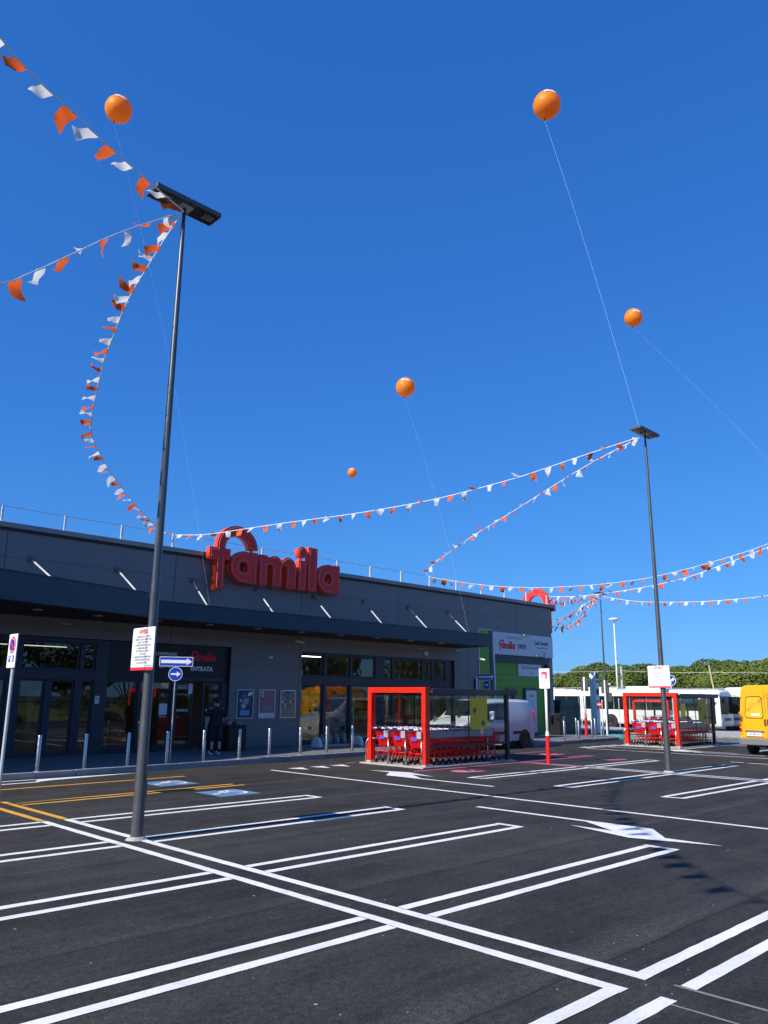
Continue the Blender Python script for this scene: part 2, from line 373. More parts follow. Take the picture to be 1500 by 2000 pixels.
M['pine'] = foliage('pine_needles', (0.050, 0.085, 0.015), (0.115, 0.165, 0.030), (0.21, 0.25, 0.055))
M['shrub'] = foliage('shrub_leaves', (0.045, 0.060, 0.015), (0.105, 0.115, 0.032), (0.20, 0.19, 0.07))
M['hedge'] = foliage('hedge_leaves', (0.035, 0.055, 0.015), (0.08, 0.10, 0.03), (0.14, 0.15, 0.05))
M['grass'] = paint('dry_grass', (0.14, 0.15, 0.05), 0.95, var=0.35, scale=1.4, bmp=0.5)
M['orange_cloth'] = cloth('pennant_orange', (0.92, 0.15, 0.03), 0.45)
M['white_cloth'] = cloth('pennant_white', (0.86, 0.87, 0.86), 0.48)
M['tether'] = paint('balloon_string', (0.36, 0.50, 0.72), 0.6)
M['cord'] = paint('white_cord', (0.92, 0.93, 0.94), 0.7)
M['skin'] = paint('skin', (0.50, 0.29, 0.20), 0.55, var=0.08)
M['tee'] = paint('black_tshirt', (0.010, 0.010, 0.011), 0.85)
M['shorts'] = paint('navy_shorts', (0.012, 0.014, 0.024), 0.85)
M['shoe'] = paint('pale_shoe', (0.58, 0.60, 0.60), 0.6)
M['shoe_white'] = paint('white_shoe', (0.72, 0.76, 0.78), 0.6)
M['hair'] = paint('dark_hair', (0.010, 0.008, 0.007), 0.6, bmp=0.4)
M['interior_wall'] = paint('interior_wall', (0.20, 0.19, 0.17), 0.8)
M['interior_floor'] = paint('interior_floor', (0.22, 0.21, 0.20), 0.35)
M['interior_ceiling'] = paint('interior_ceiling', (0.05, 0.05, 0.05), 0.8)
M['strip_light'] = glow('ceiling_strip_light', (1.0, 0.93, 0.74), 9.0); M['strip_dim'] = glow('ceiling_strip_light_dim', (1.0, 0.93, 0.74), 0.9)
M['beige_wall'] = paint('beige_render', (0.52, 0.44, 0.32), 0.85)
def balloon_mat():
    m, nt, bs = nodes_of('orange_latex'); out = nt.nodes['Material Output']
    n = noise(nt, 2.0, 3); r = ramp(nt, n.outputs[0], [(0.3, (0.98, 0.33, 0.018)), (0.7, (1.0, 0.37, 0.024))])
    nt.links.new(r.outputs[0], bs.inputs['Base Color']); bs.inputs['Roughness'].default_value = 0.48
    t = nt.nodes.new('ShaderNodeBsdfTranslucent'); nt.links.new(r.outputs[0], t.inputs[0])
    mx = nt.nodes.new('ShaderNodeMixShader'); mx.inputs[0].default_value = 0.42
    nt.links.new(bs.outputs[0], mx.inputs[1]); nt.links.new(t.outputs[0], mx.inputs[2]); nt.links.new(mx.outputs[0], out.inputs[0])
    return m
M['balloon'] = balloon_mat()

# ------------------------------------------------------------------ lettering and outlines
def flat_curve(loops, extrude, name='outline'):
    cu = bpy.data.curves.new(name, 'CURVE'); cu.dimensions = '2D'; cu.fill_mode = 'BOTH'; cu.extrude = extrude
    for lp in loops:
        sp = cu.splines.new('POLY'); sp.points.add(len(lp) - 1); sp.use_cyclic_u = True
        for p, (x, y) in zip(sp.points, lp): p.co = (x, y, 0, 1)
    ob = bpy.data.objects.new('tmp', cu); me = bpy.data.meshes.new_from_object(ob)
    bpy.data.objects.remove(ob); bpy.data.curves.remove(cu); return me
TXT = {}
def text_mesh(s, size, mat, align='CENTER', sx=1.0, bold=0.0, spacing=1.0, lines=1.0, extrude=0.001, shear=0.0):
    key = (s, size, mat.name, align, sx, bold, spacing, lines, extrude, shear)
    if key in TXT: return TXT[key]
    cu = bpy.data.curves.new('lettering', 'FONT'); cu.body = s; cu.size = size; cu.align_x = align; cu.align_y = 'CENTER'
    cu.resolution_u = 2; cu.offset = bold; cu.space_character = spacing; cu.space_line = lines; cu.extrude = extrude; cu.shear = shear
    ob = bpy.data.objects.new('tmp', cu); me = bpy.data.meshes.new_from_object(ob)
    bpy.data.objects.remove(ob); bpy.data.curves.remove(cu)
    if sx != 1.0: me.transform(Matrix.Scale(sx, 4, (1, 0, 0)))
    me.materials.clear(); me.materials.append(mat); TXT[key] = me; return me
FRONT = (R(90), 0, 0)              # reads for someone looking towards +Y
WEST = (R(90), 0, R(-90))          # reads for someone looking towards +X
def lettering(s, size, mat, parent, loc, rot=FRONT, **k):
    return inst('lettering', text_mesh(s, size, mat, **k), parent, loc, rot)
def arc(cx, cy, rx, ry, a0, a1, n):
    return [(cx + rx * math.cos(R(a0 + (a1 - a0) * i / n)), cy + ry * math.sin(R(a0 + (a1 - a0) * i / n))) for i in range(n + 1)]
def inset(lp, d):
    n = len(lp); area = sum(lp[i][0] * lp[(i + 1) % n][1] - lp[(i + 1) % n][0] * lp[i][1] for i in range(n)); sgn = 1 if area > 0 else -1
    out = []
    for i in range(n):
        p, q, r = Vector(lp[i - 1]), Vector(lp[i]), Vector(lp[(i + 1) % n])
        a, b = (q - p), (r - q)
        if a.length < 1e-6 or b.length < 1e-6: continue
        a.normalize(); b.normalize()
        na, nb = Vector((-a.y, a.x)), Vector((-b.y, b.x)); m = na + nb
        if m.length < 1e-3: continue
        m.normalize(); k = min(1.8, 1 / max(0.3, m.dot(na)))
        out.append((q.x + m.x * d * k * sgn, q.y + m.y * d * k * sgn))
    return out
def a_loops(cx):
    # round one-storey "a": bowl + straight right stem
    o = [(cx + .59, 1.56), (cx + .25, 1.56), (cx + .22, 1.505)] + arc(cx, .96, .61, .60, 62, 298, 26) + [(cx + .22, .415), (cx + .25, .36), (cx + .59, .36)]
    return [o, arc(cx - .03, .95, .185, .20, 0, 340, 17)]
LETTERS = {
 'f': [[(.30, 0), (.68, 0), (.68, 1.12), (.91, 1.12), (.91, 1.55), (.68, 1.55)] + arc(1.19, 1.63, .51, .45, 180, 0, 18) + arc(1.22, 1.65, .90, .83, 0, 180, 26) + [(.32, 1.55), (.01, 1.55), (.01, 1.12), (.30, 1.12)]],
 'a': a_loops(1.55),
 'm': [[(2.25, .36), (2.63, .36)] + [(2.63, 1.02)] + arc(2.75, 1.06, .12, .13, 180, 0, 8) + [(2.87, .36), (3.31, .36), (3.31, 1.04)] + arc(3.43, 1.09, .12, .13, 180, 0, 8)
       + [(3.55, .36), (4.03, .36), (4.03, 1.10)] + arc(3.62, 1.12, .41, .46, 0, 118, 12) + [(3.27, 1.40)] + arc(2.97, 1.18, .37, .39, 50, 128, 8) + [(2.63, 1.46), (2.60, 1.54), (2.25, 1.54)]],
 'i': [[(4.14, .36), (4.54, .36), (4.54, 1.55), (4.14, 1.55)], arc(4.31, 1.88, .235, .235, 0, 345, 23)],
 'l': [[(4.62, .36), (5.09, .36), (5.09, 2.14), (4.62, 2.14)]],
 'a2': a_loops(5.73)}
def logo_sign(parent, origin, rot, scale=1.0, depth=0.22, outline=True, face=None, edge=None):
    # letters stand in the local XY plane of `rot`, thickness along local Z
    for k in ('f', 'a', 'm', 'i', 'l', 'a2'):
        lps = LETTERS[k]
        lps = [[(x * scale, y * scale) for x, y in lp] for lp in lps]
        me = flat_curve(lps, depth / 2, 'letter'); me.materials.append(face or M['sign_red'])
        if edge:
            me.materials.append(edge)
            for p in me.polygons:
                if abs(p.normal.z) < 0.5: p.material_index = 1
        o = inst('letter', me, parent, origin, rot)
        if outline:
            t = MB()
            for j, lp in enumerate(lps):
                hole = (k in ('a', 'a2') and j == 1)
                ins = inset(lp, (-0.075 if hole else 0.075) * scale)
                ins = [(x, y, depth / 2 + 0.004) for x, y in ins]
                t.tube(ins + [ins[0]], 0.011, 5, caps=False)
            t.build('outline_light', M['sign_line'], o)
# ------------------------------------------------------------------ the ground
def sheet(name, x0, x1, y0, y1, z, mat, parent=None):
    o = MB().add([(x0, y0, z), (x1, y0, z), (x1, y1, z), (x0, y1, z)], [(0, 1, 2, 3)]).build(name, mat, parent); return o
structure(sheet('ground', -1500, 2500, -1500, 2500, -0.40, M['earth']))
lot = structure(sheet('parking_lot', -60, 45.2, -10, 30, 0.0, M['asphalt']))
structure(sheet('bus_yard', 58.5, 150, -60, 120, -0.25, M['asphalt_old']))
structure(MB().add([(51.4, -60, .02), (58.6, -60, -.24), (58.6, 120, -.24), (51.4, 120, .02)], [(0, 1, 2, 3)]).build('gravel_verge', M['gravel']))
fp = structure(sheet('footpath', 45.35, 51.3, -60, 120, 0.10, M['concrete']))
for i in range(30):
    MB().box(45.2, 45.348, -20 + i * 2, -20 + i * 2 + 1.985, -0.05, 0.115).build('kerb_stone', M['kerb'], fp, bevel=0.015)
    MB().box(51.302, 51.45, -20 + i * 2, -20 + i * 2 + 1.985, -0.05, 0.115).build('kerb_stone', M['kerb'], fp, bevel=0.015)
structure(sheet('lane_apron', 37.5, 45.1, 5.0, 20.6, 0.003, M['asphalt_old']))
Zp = [0.005]
def quad_mark(name, pts, mat, z=None):
    return MB().add([(x, y, z or 0.005) for x, y in pts], [tuple(range(len(pts)))]).build(name, mat, lot)
def line(x0, y0, x1, y1, mat='white_paint', wd=0.12, z=0.005, name='painted_line'):
    a, b = Vector((x0, y0)), Vector((x1, y1)); d = (b - a).normalized(); n = Vector((-d.y, d.x)) * wd / 2
    k = max(4, int((b - a).length / .16)); v = []; f = []
    for i in range(k + 1):
        p = a.lerp(b, i / k); j = 0.004
        v += [(p.x + n.x + rnd.uniform(-j, j), p.y + n.y + rnd.uniform(-j, j), z), (p.x - n.x + rnd.uniform(-j, j), p.y - n.y + rnd.uniform(-j, j), z)]
        if i: f.append((2 * i - 2, 2 * i - 1, 2 * i + 1, 2 * i))
    return MB().add(v, f).build(name, M[mat], lot)
# first block of bays: double spine at X 5.53 / 5.90, hairpin separators each 2.5 m
line(5.53, 3.19, 5.53, 13.42); line(5.90, 3.19, 5.90, 13.42)
line(5.53, 13.48, 5.53, 15.5, 'yellow_paint'); line(5.90, 13.48, 5.90, 16.3, 'yellow_paint')
line(5.90, 1.0, 5.90, 3.0, 'ghost_paint', 0.03, 0.004)
line(5.53, 0.8, 5.53, 2.85, 'ghost_paint', 0.02, 0.004)
for y1, y2 in ((13.38, 12.98), (11.03, 10.63), (8.40, 8.00), (5.80, 5.42)):
    line(5.97, y1, 10.85, y1); line(5.97, y2, 10.95, y2)
    line(10.92, y1 + .06, 10.92, y2 - .06, z=0.007)
    line(0.55, y1, 5.46, y1); line(0.55, y2, 5.46, y2); line(0.5, y1 + .06, 0.5, y2 - .06, z=0.007)
line(5.85, 3.25, 10.9, 3.25, z=0.007); line(5.58, 3.25, 0.5, 3.25, z=0.007)
line(5.92, 2.90, 10.9, 2.90); line(5.62, 2.90, 0.5, 2.90)
for y in (0.7, 0.32, -1.9, -2.28):
    line(5.97, y, 10.9, y); line(0.5, y, 5.46, y)
# yellow disabled bays
line(6.0, 15.92, 11.0, 16.18, 'yellow_paint', 0.11); line(6.0, 15.62, 11.1, 15.88, 'yellow_paint', 0.11)
line(5.9, 18.32, 11.1, 18.48, 'yellow_paint', 0.11)
line(0.8, 19.0, 7.8, 19.42, wd=0.12); line(2.0, 19.75, 8.0, 20.0, wd=0.1)
quad_mark('painted_arrow', [(7.7, 19.42), (8.3, 19.62), (10.7, 20.02), (8.9, 20.02), (8.0, 19.98)], M['white_paint'], 0.008)
# lanes, give-way triangles, turn arrows
line(13.72, -9.5, 13.82, 18.5)
for x0 in (14.48, 15.28, 16.06): quad_mark('give_way_triangle', [(x0, 18.62), (x0 + .26, 17.98), (x0 + .52, 18.62)], M['white_paint'])
def turn_arrow(x, y, s):
    # shaft along the lane, bend, flattened head to the driver's right; s = +1 drives towards +Y
    P = lambda a, b: (x + s * a, y + s * b)
    line(*P(0, -2.6), *P(0, -.02), z=0.006)
    quad_mark('painted_arrow', [P(-.06, -.05), P(.06, -.25), P(.62, .62), P(.62, 1.45), P(-.06, .90)], M['white_paint'], 0.008)
    quad_mark('painted_arrow', [P(.60, -.20), P(.98, 1.05), P(.60, 2.30)], M['white_paint'], 0.010)
turn_arrow(15.3, 14.5, 1); turn_arrow(12.28, 7.35, -1)
# second block
line(21.62, 5.0, 21.62, 13.4); line(21.98, 5.0, 21.98, 13.4)
for y1, y2 in ((13.62, 13.22), (11.02, 10.62), (8.35, 7.95), (5.8, 5.4), (3.25, 2.87)):
    line(16.75, y1, 21.56, y1); line(16.62, y2, 21.56, y2); line(22.04, y1, 26.0, y1); line(22.04, y2, 26.0, y2)
    quad_mark('painted_line', [(16.42, y1 - .1), (16.75, y1 - .06), (16.80, y1 + .06), (16.42, y1 + .02)], M['white_paint'], 0.007)
    line(16.48, y1 - .02, 16.56, y2 - .06, z=0.009); line(26.0, y1 + .06, 25.96, y2 - .06, z=0.007)
# pink family bays
line(21.62, 13.46, 21.62, 15.72, 'pink_paint', 0.09); line(21.98, 13.46, 21.98, 15.72, 'pink_paint', 0.09)
quad_mark('painted_patch', [(21.70, 13.5), (21.90, 13.5), (21.92, 15.3), (21.72, 15.3)], M['ghost_paint'], 0.004)
line(16.6, 15.68, 26.1, 15.82, 'pink_paint', 0.09); line(21.4, 15.98, 26.3, 16.08, 'pink_paint', 0.09)
line(26.2, 15.78, 26.25, 16.1, 'pink_paint', 0.09, 0.007)
line(17.0, 18.95, 17.4, 18.95, 'pink_paint', 0.09); line(21.9, 18.25, 26.9, 18.35, 'pink_paint', 0.09)
def pram_mark(x, y):
    pts = arc(x, y + .12, .36, .34, 90, 270, 8) + [(x + .05, y - .22), (x + .34, y - .25), (x + .36, y - .02), (x + .12, y + .02), (x + .28, y + .30), (x + .16, y + .42), (x, y + .46)]
    quad_mark('pram_symbol', pts, M['pink_paint'])
    for cx, cy in ((x + .46, y - .16), (x + .46, y + .18)): quad_mark('pram_symbol', arc(cx, cy, .11, .11, 0, 340, 11), M['pink_paint'])
for x, y in ((17.75, 14.75), (25.6, 17.2), (25.1, 14.4)): pram_mark(x, y)
# blue wheelchair squares, upright for a driver entering towards -X
def wheelchair(x, y):
    quad_mark('wheelchair_square', [(x - .5, y - .5), (x + .5, y - .5), (x + .5, y + .5), (x - .5, y + .5)], M['blue_paint'], 0.006)
    T = lambda u, v: (x - v, y + u)       # u right, v up as painted (up = -X)
    W = lambda pts, nm='wheelchair_symbol': quad_mark(nm, [T(*p) for p in pts], M['white_paint'], 0.010)
    ring_o = arc(-.06, -.16, .25, .25, 60, -200, 18); ring_i = arc(-.06, -.16, .18, .18, -200, 60, 18)
    W(ring_o + ring_i); W(arc(-.06, .34, .075, .075, 0, 330, 11))
    W([(-.11, .25), (-.02, .25), (0, .02), (.20, .02), (.30, -.26), (.40, -.24), (.40, -.17), (.34, -.18), (.25, .10), (.0, .10), (-.01, .15), (.16, .15), (.16, .19), (-.03, .19)])
wheelchair(9.95, 17.25); wheelchair(9.95, 14.8)
# beyond: lane line, give-way marks and arrows before the far shelter
line(29.85, 18.3, 30.4, 2.0); line(31.6, 18.3, 32.0, 13.0); line(27.45, 11.4, 27.1, 4.0)
for x0 in (30.2, 31.0, 31.8, 32.6): quad_mark('give_way_triangle', [(x0, 18.95), (x0 + .3, 18.2), (x0 + .6, 18.95)], M['white_paint'])
turn_arrow(31.3, 14.3, 1)
line(32.4, 15.55, 42.0, 15.7); line(34.0, 13.0, 41.0, 13.3); line(34.0, 12.6, 41.0, 12.9); line(37.5, 18.75, 45.0, 19.0)
sheet('painted_patch', 38.2, 43.5, 20.9, 24.9, 0.006, M['green_paint'], lot)

# ------------------------------------------------------------------ pavement in front of the shop
front = [(-14, 18.9), (8, 20.15), (19.2, 20.85), (22.3, 20.98), (22.9, 22.5), (28.9, 22.5), (29.2, 20.45), (37.0, 20.85), (38.0, 21.4), (38.0, 25.5)]
pave = structure(MB().prism([(x, y + .14) if i < 8 else (x - .14, y) for i, (x, y) in enumerate(front)] + [(-14, 25.5)], 'Z', -0.05, 0.15).build('pavement', M['pavement']))
for (xa, ya), (xb, yb) in zip(front[:-1], front[1:]):
    a, b = Vector((xa, ya)), Vector((xb, yb)); L = (b - a).length; n = max(1, round(L)); d = (b - a) / n; nn = Vector((-d.y, d.x)).normalized()
    for i in range(n):
        p, q = a + d * i + d.normalized() * .006, a + d * (i + 1) - d.normalized() * .006
        z1 = 0.155 + rnd.uniform(-.003, .003)
        MB().prism([(p.x, p.y), (q.x, q.y), (q.x + nn.x * .142, q.y + nn.y * .142), (p.x + nn.x * .142, p.y + nn.y * .142)], 'Z', -0.04, z1).build('kerb_stone', M['kerb'], pave, bevel=0.012)

# ------------------------------------------------------------------ the supermarket
YF = 25.0
shop = thing('supermarket_building', 'long dark grey supermarket with a navy canopy over its shop front', 'building', (12, 25, 0))
def P(mb, name, mat, **k):          # a part of the shop written in world coordinates
    o = mb.build(name, mat, shop, **k); o.location = (o.location.x - 12, o.location.y - 25, o.location.z); return o
def PL(s, size, mat, loc, parent=None, **k):
    return lettering(s, size, mat, shop, (loc[0] - 12, loc[1] - 25, loc[2]), FRONT, **k)
OPEN = [(1.0, 16.64, 0.0, 3.76), (19.97, 29.33, 0.0, 3.75), (32.36, 37.3, 0.0, 4.2)]
def subtract(rects, o):
    out = []
    for (x0, x1, z0, z1) in rects:
        a, b, c, d = o
        if a >= x1 or b <= x0 or c >= z1 or d <= z0: out.append((x0, x1, z0, z1)); continue
        if x0 < a: out.append((x0, a, z0, z1))
        if b < x1: out.append((b, x1, z0, z1))
        m0, m1 = max(x0, a), min(x1, b)
        if z0 < c: out.append((m0, m1, z0, c))
        if d < z1: out.append((m0, m1, d, z1))
    return out
XJ = [-14, -3.1, 2.6, 8.3, 14.1, 19.85, 25.45, 30.37, 34.4, 37.66]; ZJ = [0.152, 1.08, 2.09, 3.10, 4.11, 5.10, 6.10, 7.0]
for i in range(len(XJ) - 1):
    for j in range(len(ZJ) - 1):
        rs = [(XJ[i] + .010, XJ[i + 1] - .010, ZJ[j] + .003, ZJ[j + 1] - .003)]
        for o in OPEN: rs = subtract(rs, o)
        for (x0, x1, z0, z1) in rs:
            if x1 - x0 < .02 or z1 - z0 < .02: continue
            dy = rnd.uniform(0, .004)
            P(MB().box(x0, x1, YF + dy, YF + .06, z0, z1), 'wall_panel', M['panel'], bevel=0.004)
rs = [(-14, 37.64, 0.1, 7.02)]
for o in OPEN: rs = subtract(rs, o)
b = MB()
for (x0, x1, z0, z1) in rs: b.box(x0, x1, YF + .062, YF + .40, z0, z1)
P(b, 'wall', M['soffit'])
P(MB().box(37.40, 37.655, YF + .41, 62, 0, 7.0), 'side_wall', M['panel'])
P(MB().box(-14, 37.39, 61.8, 62, 0, 7.0).box(-14.2, -14.01, YF + .41, 61.8, 0, 7.0), 'rear_wall', M['panel'])
P(MB().box(-14, 37.38, YF + .42, 61.79, 6.6, 6.8), 'roof', M['concrete'])
c = MB().box(-14.3, 37.95, YF - .10, YF + .16, 6.985, 7.15).box(37.55, 37.96, YF + .165, 62.1, 6.985, 7.148)
P(c, 'coping', M['coping'], bevel=0.01)
P(MB().box(-14.3, 37.8, YF - .035, YF + .1, 6.90, 6.983), 'coping_trim', M['soffit'])
# guard rail on the roof edge
rail = thing('roof_guard_rail', 'thin white posts with a cable along the roof edge', 'railing', (12, 25, 7.15))
xs = [8.08 + 1.955 * k for k in range(-8, 16)]
pm = MB().box(-.03, .03, -.03, .03, 0, .52).box(-.06, .06, -.05, .05, 0, .02).mesh('post', M['white_metal'])
for x in xs: inst('post', pm, rail, (x - 12, .05, 0))
MB().tube([(xs[0] - 12, .05, .50), (37.7 - 12, .05, .50)], .012, 6).build('cable', M['galv'], rail)

# canopy
EDGE = [(-14, 20.2), (6.0, 20.62), (12.2, 22.5), (29.5, 22.9)]
P(MB().prism(EDGE + [(29.5, 24.99), (-14, 24.99)], 'Z', 4.35, 4.40), 'canopy_soffit', M['soffit'])
P(MB().prism([(x, y + .09) for x, y in EDGE] + [(29.42, 24.98), (-14, 24.98)], 'Z', 4.70, 4.76), 'canopy_roof', M['frame'])
def fascia(p, q, z0, z1):
    a, b = Vector(p), Vector(q); n = Vector((-(b - a).y, (b - a).x)).normalized() * .085
    P(MB().prism([p, q, (q[0] + n.x, q[1] + n.y), (p[0] + n.x, p[1] + n.y)], 'Z', z0, z1), 'canopy_fascia', M['fascia'], bevel=0.008)
    P(MB().prism([(p[0] - n.x * .12, p[1] - n.y * .12), (q[0] - n.x * .12, q[1] - n.y * .12), (q[0] + n.x * 1.1, q[1] + n.y * 1.1), (p[0] + n.x * 1.1, p[1] + n.y * 1.1)], 'Z', z1 + .002, z1 + .035), 'fascia_cap', M['frame'])
fascia((-14, 20.19), (5.995, 20.61), 4.335, 5.07); fascia((6.0, 20.61), (11.75, 22.353), 4.335, 5.07); fascia((11.755, 22.355), (12.2, 22.49), 4.335, 4.87); fascia((12.205, 22.49), (29.5, 22.89), 4.335, 4.87)
P(MB().box(29.42, 29.505, 22.98, 24.985, 4.337, 4.87), 'canopy_fascia', M['fascia'])
lampdisc = MB().lathe([(0.0, -.012), (.10, -.012), (.135, -.004), (.14, .012)], 20).mesh('downlight', M['led'], True)
for k in range(12):
    x = 4.7 + 1.97 * k
    if k < 13: inst('downlight', lampdisc, shop, (x - 12, 23.25 - 25 if x > 9 else 22.9 - 25, 4.338))
for x, z in ((10.36, 4.0), (26.9, 4.02), (29.5, 4.05)):
    P(MB().box(x - .16, x + .16, YF - .05, YF - .003, z + .16, z + .20), 'wall_lamp', M['led'])
for i, (x, zt) in enumerate(((3.4, 6.1), (6.2, 6.1), (9.06, 6.1), (11.92, 6.1), (14.77, 6.05), (17.6, 6.03), (20.44, 6.0), (23.25, 6.05), (26.05, 6.04), (28.8, 6.02))):
    y1 = 23.55 if x > 12 else (23.0 if x > 11 else 22.3); p, q = Vector((x, 24.97, zt)), Vector((x, y1, 4.80 if x > 12 else 4.95))
    rod = P(MB().tube([p, p.lerp(q, .40)], .016, 8), 'tie_rod', M['lamp_pole'], smooth=True)
    rr = MB().tube([p.lerp(q, .36 if x > 13 else .12), p.lerp(q, .88)], .028, 8).build('sleeve', M['rod_grey'], rod, smooth=True)
    MB().tube([p.lerp(q, .86), p.lerp(q, .95)], .018, 8).box(x - .03, x + .03, y1 - .05, y1 + .12, 4.765, 4.93).build('bracket', M['galv'], rod)
    MB().box(x - .07, x + .07, 24.955, 24.985, zt - .09, zt + .09).build('wall_plate', M['lamp_pole'], rod)

# windows: right-hand shop window
def window(x0, x1, z0, z1, y=25.22, fr=0.0, glass='glass'):
    f = MB()
    t = .05
    f.box(x0, x1, y - .04, y + .04, z0, z0 + t).box(x0, x1, y - .04, y + .04, z1 - t, z1).box(x0, x0 + t, y - .04, y + .04, z0 + t, z1 - t).box(x1 - t, x1, y - .04, y + .04, z0 + t, z1 - t)
    o = P(f, 'window', M['frame'])
    MB().box(x0 + t, x1 - t, y - .006, y + .006, z0 + t, z1 - t).build('pane', M[glass], o)
    return o
def post(x0, x1, z0, z1, y0=25.12, y1=25.34, mat='frame'):
    return P(MB().box(x0, x1, y0, y1, z0, z1), 'mullion', M[mat], bevel=0.006)
cols = [(20.03, 21.23), (21.40, 22.68), (22.81, 24.16), (24.69, 25.20), (25.33, 27.15), (27.29, 27.82), (27.97, 28.77)]
edges = [19.975] + [v for a, b in cols for v in (a, b)] + [29.325]
for k in range(0, len(edges), 2): post(edges[k], edges[k + 1], .155, 3.745)
for a, b in cols:
    post(a + .002, b - .002, 2.48, 2.81); post(a + .002, b - .002, 3.66, 3.745); post(a + .002, b - .002, .155, .27)
    window(a + .004, b - .004, 2.815, 3.655); window(a + .004, b - .004, .275, 2.475)
# entrance front on the left
lcols = [(1.6, 2.9), (3.1, 4.5), (4.7, 6.1), (6.3, 7.5), (7.7, 8.81), (9.17, 11.01), (11.13, 11.53)]
edges = [1.005] + [v for a, b in lcols for v in (a, b)] + [11.95]
for k in range(0, len(edges), 2): post(edges[k], edges[k + 1], .155, 3.745)
for a, b in lcols:
    post(a + .002, b - .002, 2.45, 2.76); post(a + .002, b - .002, 3.62, 3.745); post(a + .002, b - .002, .155, .22)
    window(a + .004, b - .004, 2.765, 3.615)
    if a == 9.17:
        window(9.19, 9.97, .225, 2.445); post(9.972, 10.158, .225, 2.445); window(10.16, 10.90, .225, 2.445); post(10.902, 11.005, .225, 2.445)
    else: window(a + .004, b - .004, .225, 2.445)
P(MB().box(11.955, 16.635, 25.14, 25.36, 2.47, 3.75), 'entrance_fascia', M['black'])
post(14.36, 14.50, .155, 2.465); post(16.37, 16.635, .155, 2.465); post(11.955, 14.355, .155, .235)
window(11.96, 13.1, .24, 2.465); post(13.102, 13.168, .24, 2.465); window(13.17, 14.355, .24, 2.465)
for x0, x1 in ((14.51, 15.24), (15.62, 16.365)):
    d = MB(); t = .075; y = 25.20
    d.box(x0, x1, y - .03, y + .03, .17, .30).box(x0, x1, y - .03, y + .03, 2.36, 2.455).box(x0, x0 + t, y - .03, y + .03, .30, 2.36).box(x1 - t, x1, y - .03, y + .03, .30, 2.36)
    o = P(d, 'sliding_door', M['frame'])
    MB().box(x0 + t, x1 - t, y - .005, y + .005, .30, 2.36).build('pane', M['glass'], o)
P(MB().box(14.5, 16.37, 25.06, 25.138, 2.50, 2.62).box(15.3, 15.6, 25.02, 25.06, 2.53, 2.58), 'door_operator', M['frame'])
logo_sign(shop, (14.99 - 12, 25.128 - 25, 3.15), FRONT, scale=.168, depth=.012, outline=False)
PL('ENTRATA', .21, M['text_white'], (15.5, 25.132, 2.93), sx=.97, bold=.009)
PL('ORARIO CONTINUATO', .155, M['text_white'], (14.47, 25.132, 3.40), align='RIGHT', sx=.72, bold=.006)
PL('8:00 - 20:00', .17, M['text_white'], (14.47, 25.132, 2.98), align='RIGHT', sx=.8, bold=.003)
PL('ENTRATA', .115, M['text_white'], (14.83, 25.158, 1.49), sx=.9, bold=.003); PL('ENTRATA', .115, M['text_white'], (15.99, 25.158, 1.49), sx=.9, bold=.003)
P(MB().box(15.02, 15.18, 25.148, 25.156, 2.06, 2.40), 'door_notice', M['sheet_white']); PL('F', .15, M['text_red'], (15.10, 25.146, 2.30))
P(MB().box(13.42, 13.56, 25.19, 25.196, 1.95, 2.28), 'door_notice', M['sheet_white']); P(MB().box(11.60, 11.74, 25.10, 25.118, 1.72, 1.96), 'door_notice', M['sheet_white']); P(MB().box(11.63, 11.71, 25.094, 25.0985, 1.84, 1.93), 'door_notice', M['poster_yellow'])
P(MB().box(13.95, 14.25, 25.19, 25.196, 1.35, 1.72), 'door_notice', M['sheet_white'])
# inside of the shop
P(MB().box(-13.9, 37.38, 25.41, 46, .10, .158), 'shop_floor', M['interior_floor']); P(MB().box(-13.9, 37.38, 45.8, 46, .16, 4.8), 'inner_wall', M['interior_wall'])
P(MB().box(-13.9, 37.38, 25.41, 45.79, 4.75, 4.85), 'shop_ceiling', M['interior_ceiling']); P(MB().box(17.5, 17.7, 25.45, 45.78, .16, 4.74), 'inner_wall', M['interior_wall'])
st = MB().box(-1.6, 1.6, -.035, .035, 0, .05).mesh('strip_light', M['strip_light']); sdim = MB().box(-1.6, 1.6, -.03, .03, 0, .04).mesh('strip_light', M['strip_dim'])
for yy in (27.5, 29.2, 31.0, 33.0, 35.5, 38.5):
    for xx in (2.5, 6.5, 10.5, 14.5, 20.5, 24.5, 28.5):
        inst('strip_light', st if xx > 17 else sdim, shop, (xx + rnd.uniform(-.4, .4) - 12, yy - 25, 4.25 + rnd.uniform(-.05, .05)))

# the drive-in pick-up corner: green cladding, pale panel, roll door
P(MB().box(31.20, 32.0, YF - .03, YF - .004, .16, 5.37), 'green_cladding', M['green'])
P(MB().box(31.17, 31.20, YF - .035, YF - .002, .16, 5.40).box(31.2, 32.3, YF - .035, YF - .002, 5.372, 5.40), 'trim', M['white_metal'])
P(MB().prism([(31.98, 5.37), (32.26, 5.37), (32.26, 4.6), (32.36, .16), (32.26, .16), (32.12, 3.2)], 'Y', YF - .04, YF - .006), 'swoosh', M['drive_dark'])
P(MB().prism([(32.26, 5.33), (37.64, 5.33), (37.64, 4.20), (32.40, 4.20), (32.44, 2.6), (32.42, .9), (32.36, .9), (32.34, 2.8), (32.262, 4.3)], 'Y', YF - .06, YF - .008), 'fascia_panel', M['drive_panel'])
logo_sign(shop, (32.76 - 12, YF - .066 - 25, 4.43), FRONT, scale=.217, depth=.010, outline=False)
PL('DRIVE', .33, M['text_navy'], (34.74, YF - .064, 4.66), sx=.86, bold=.014)
PL('WWW.COSICOMODO.IT/FAMILA', .13, M['text_grey'], (34.15, YF - .064, 5.09), sx=.72)
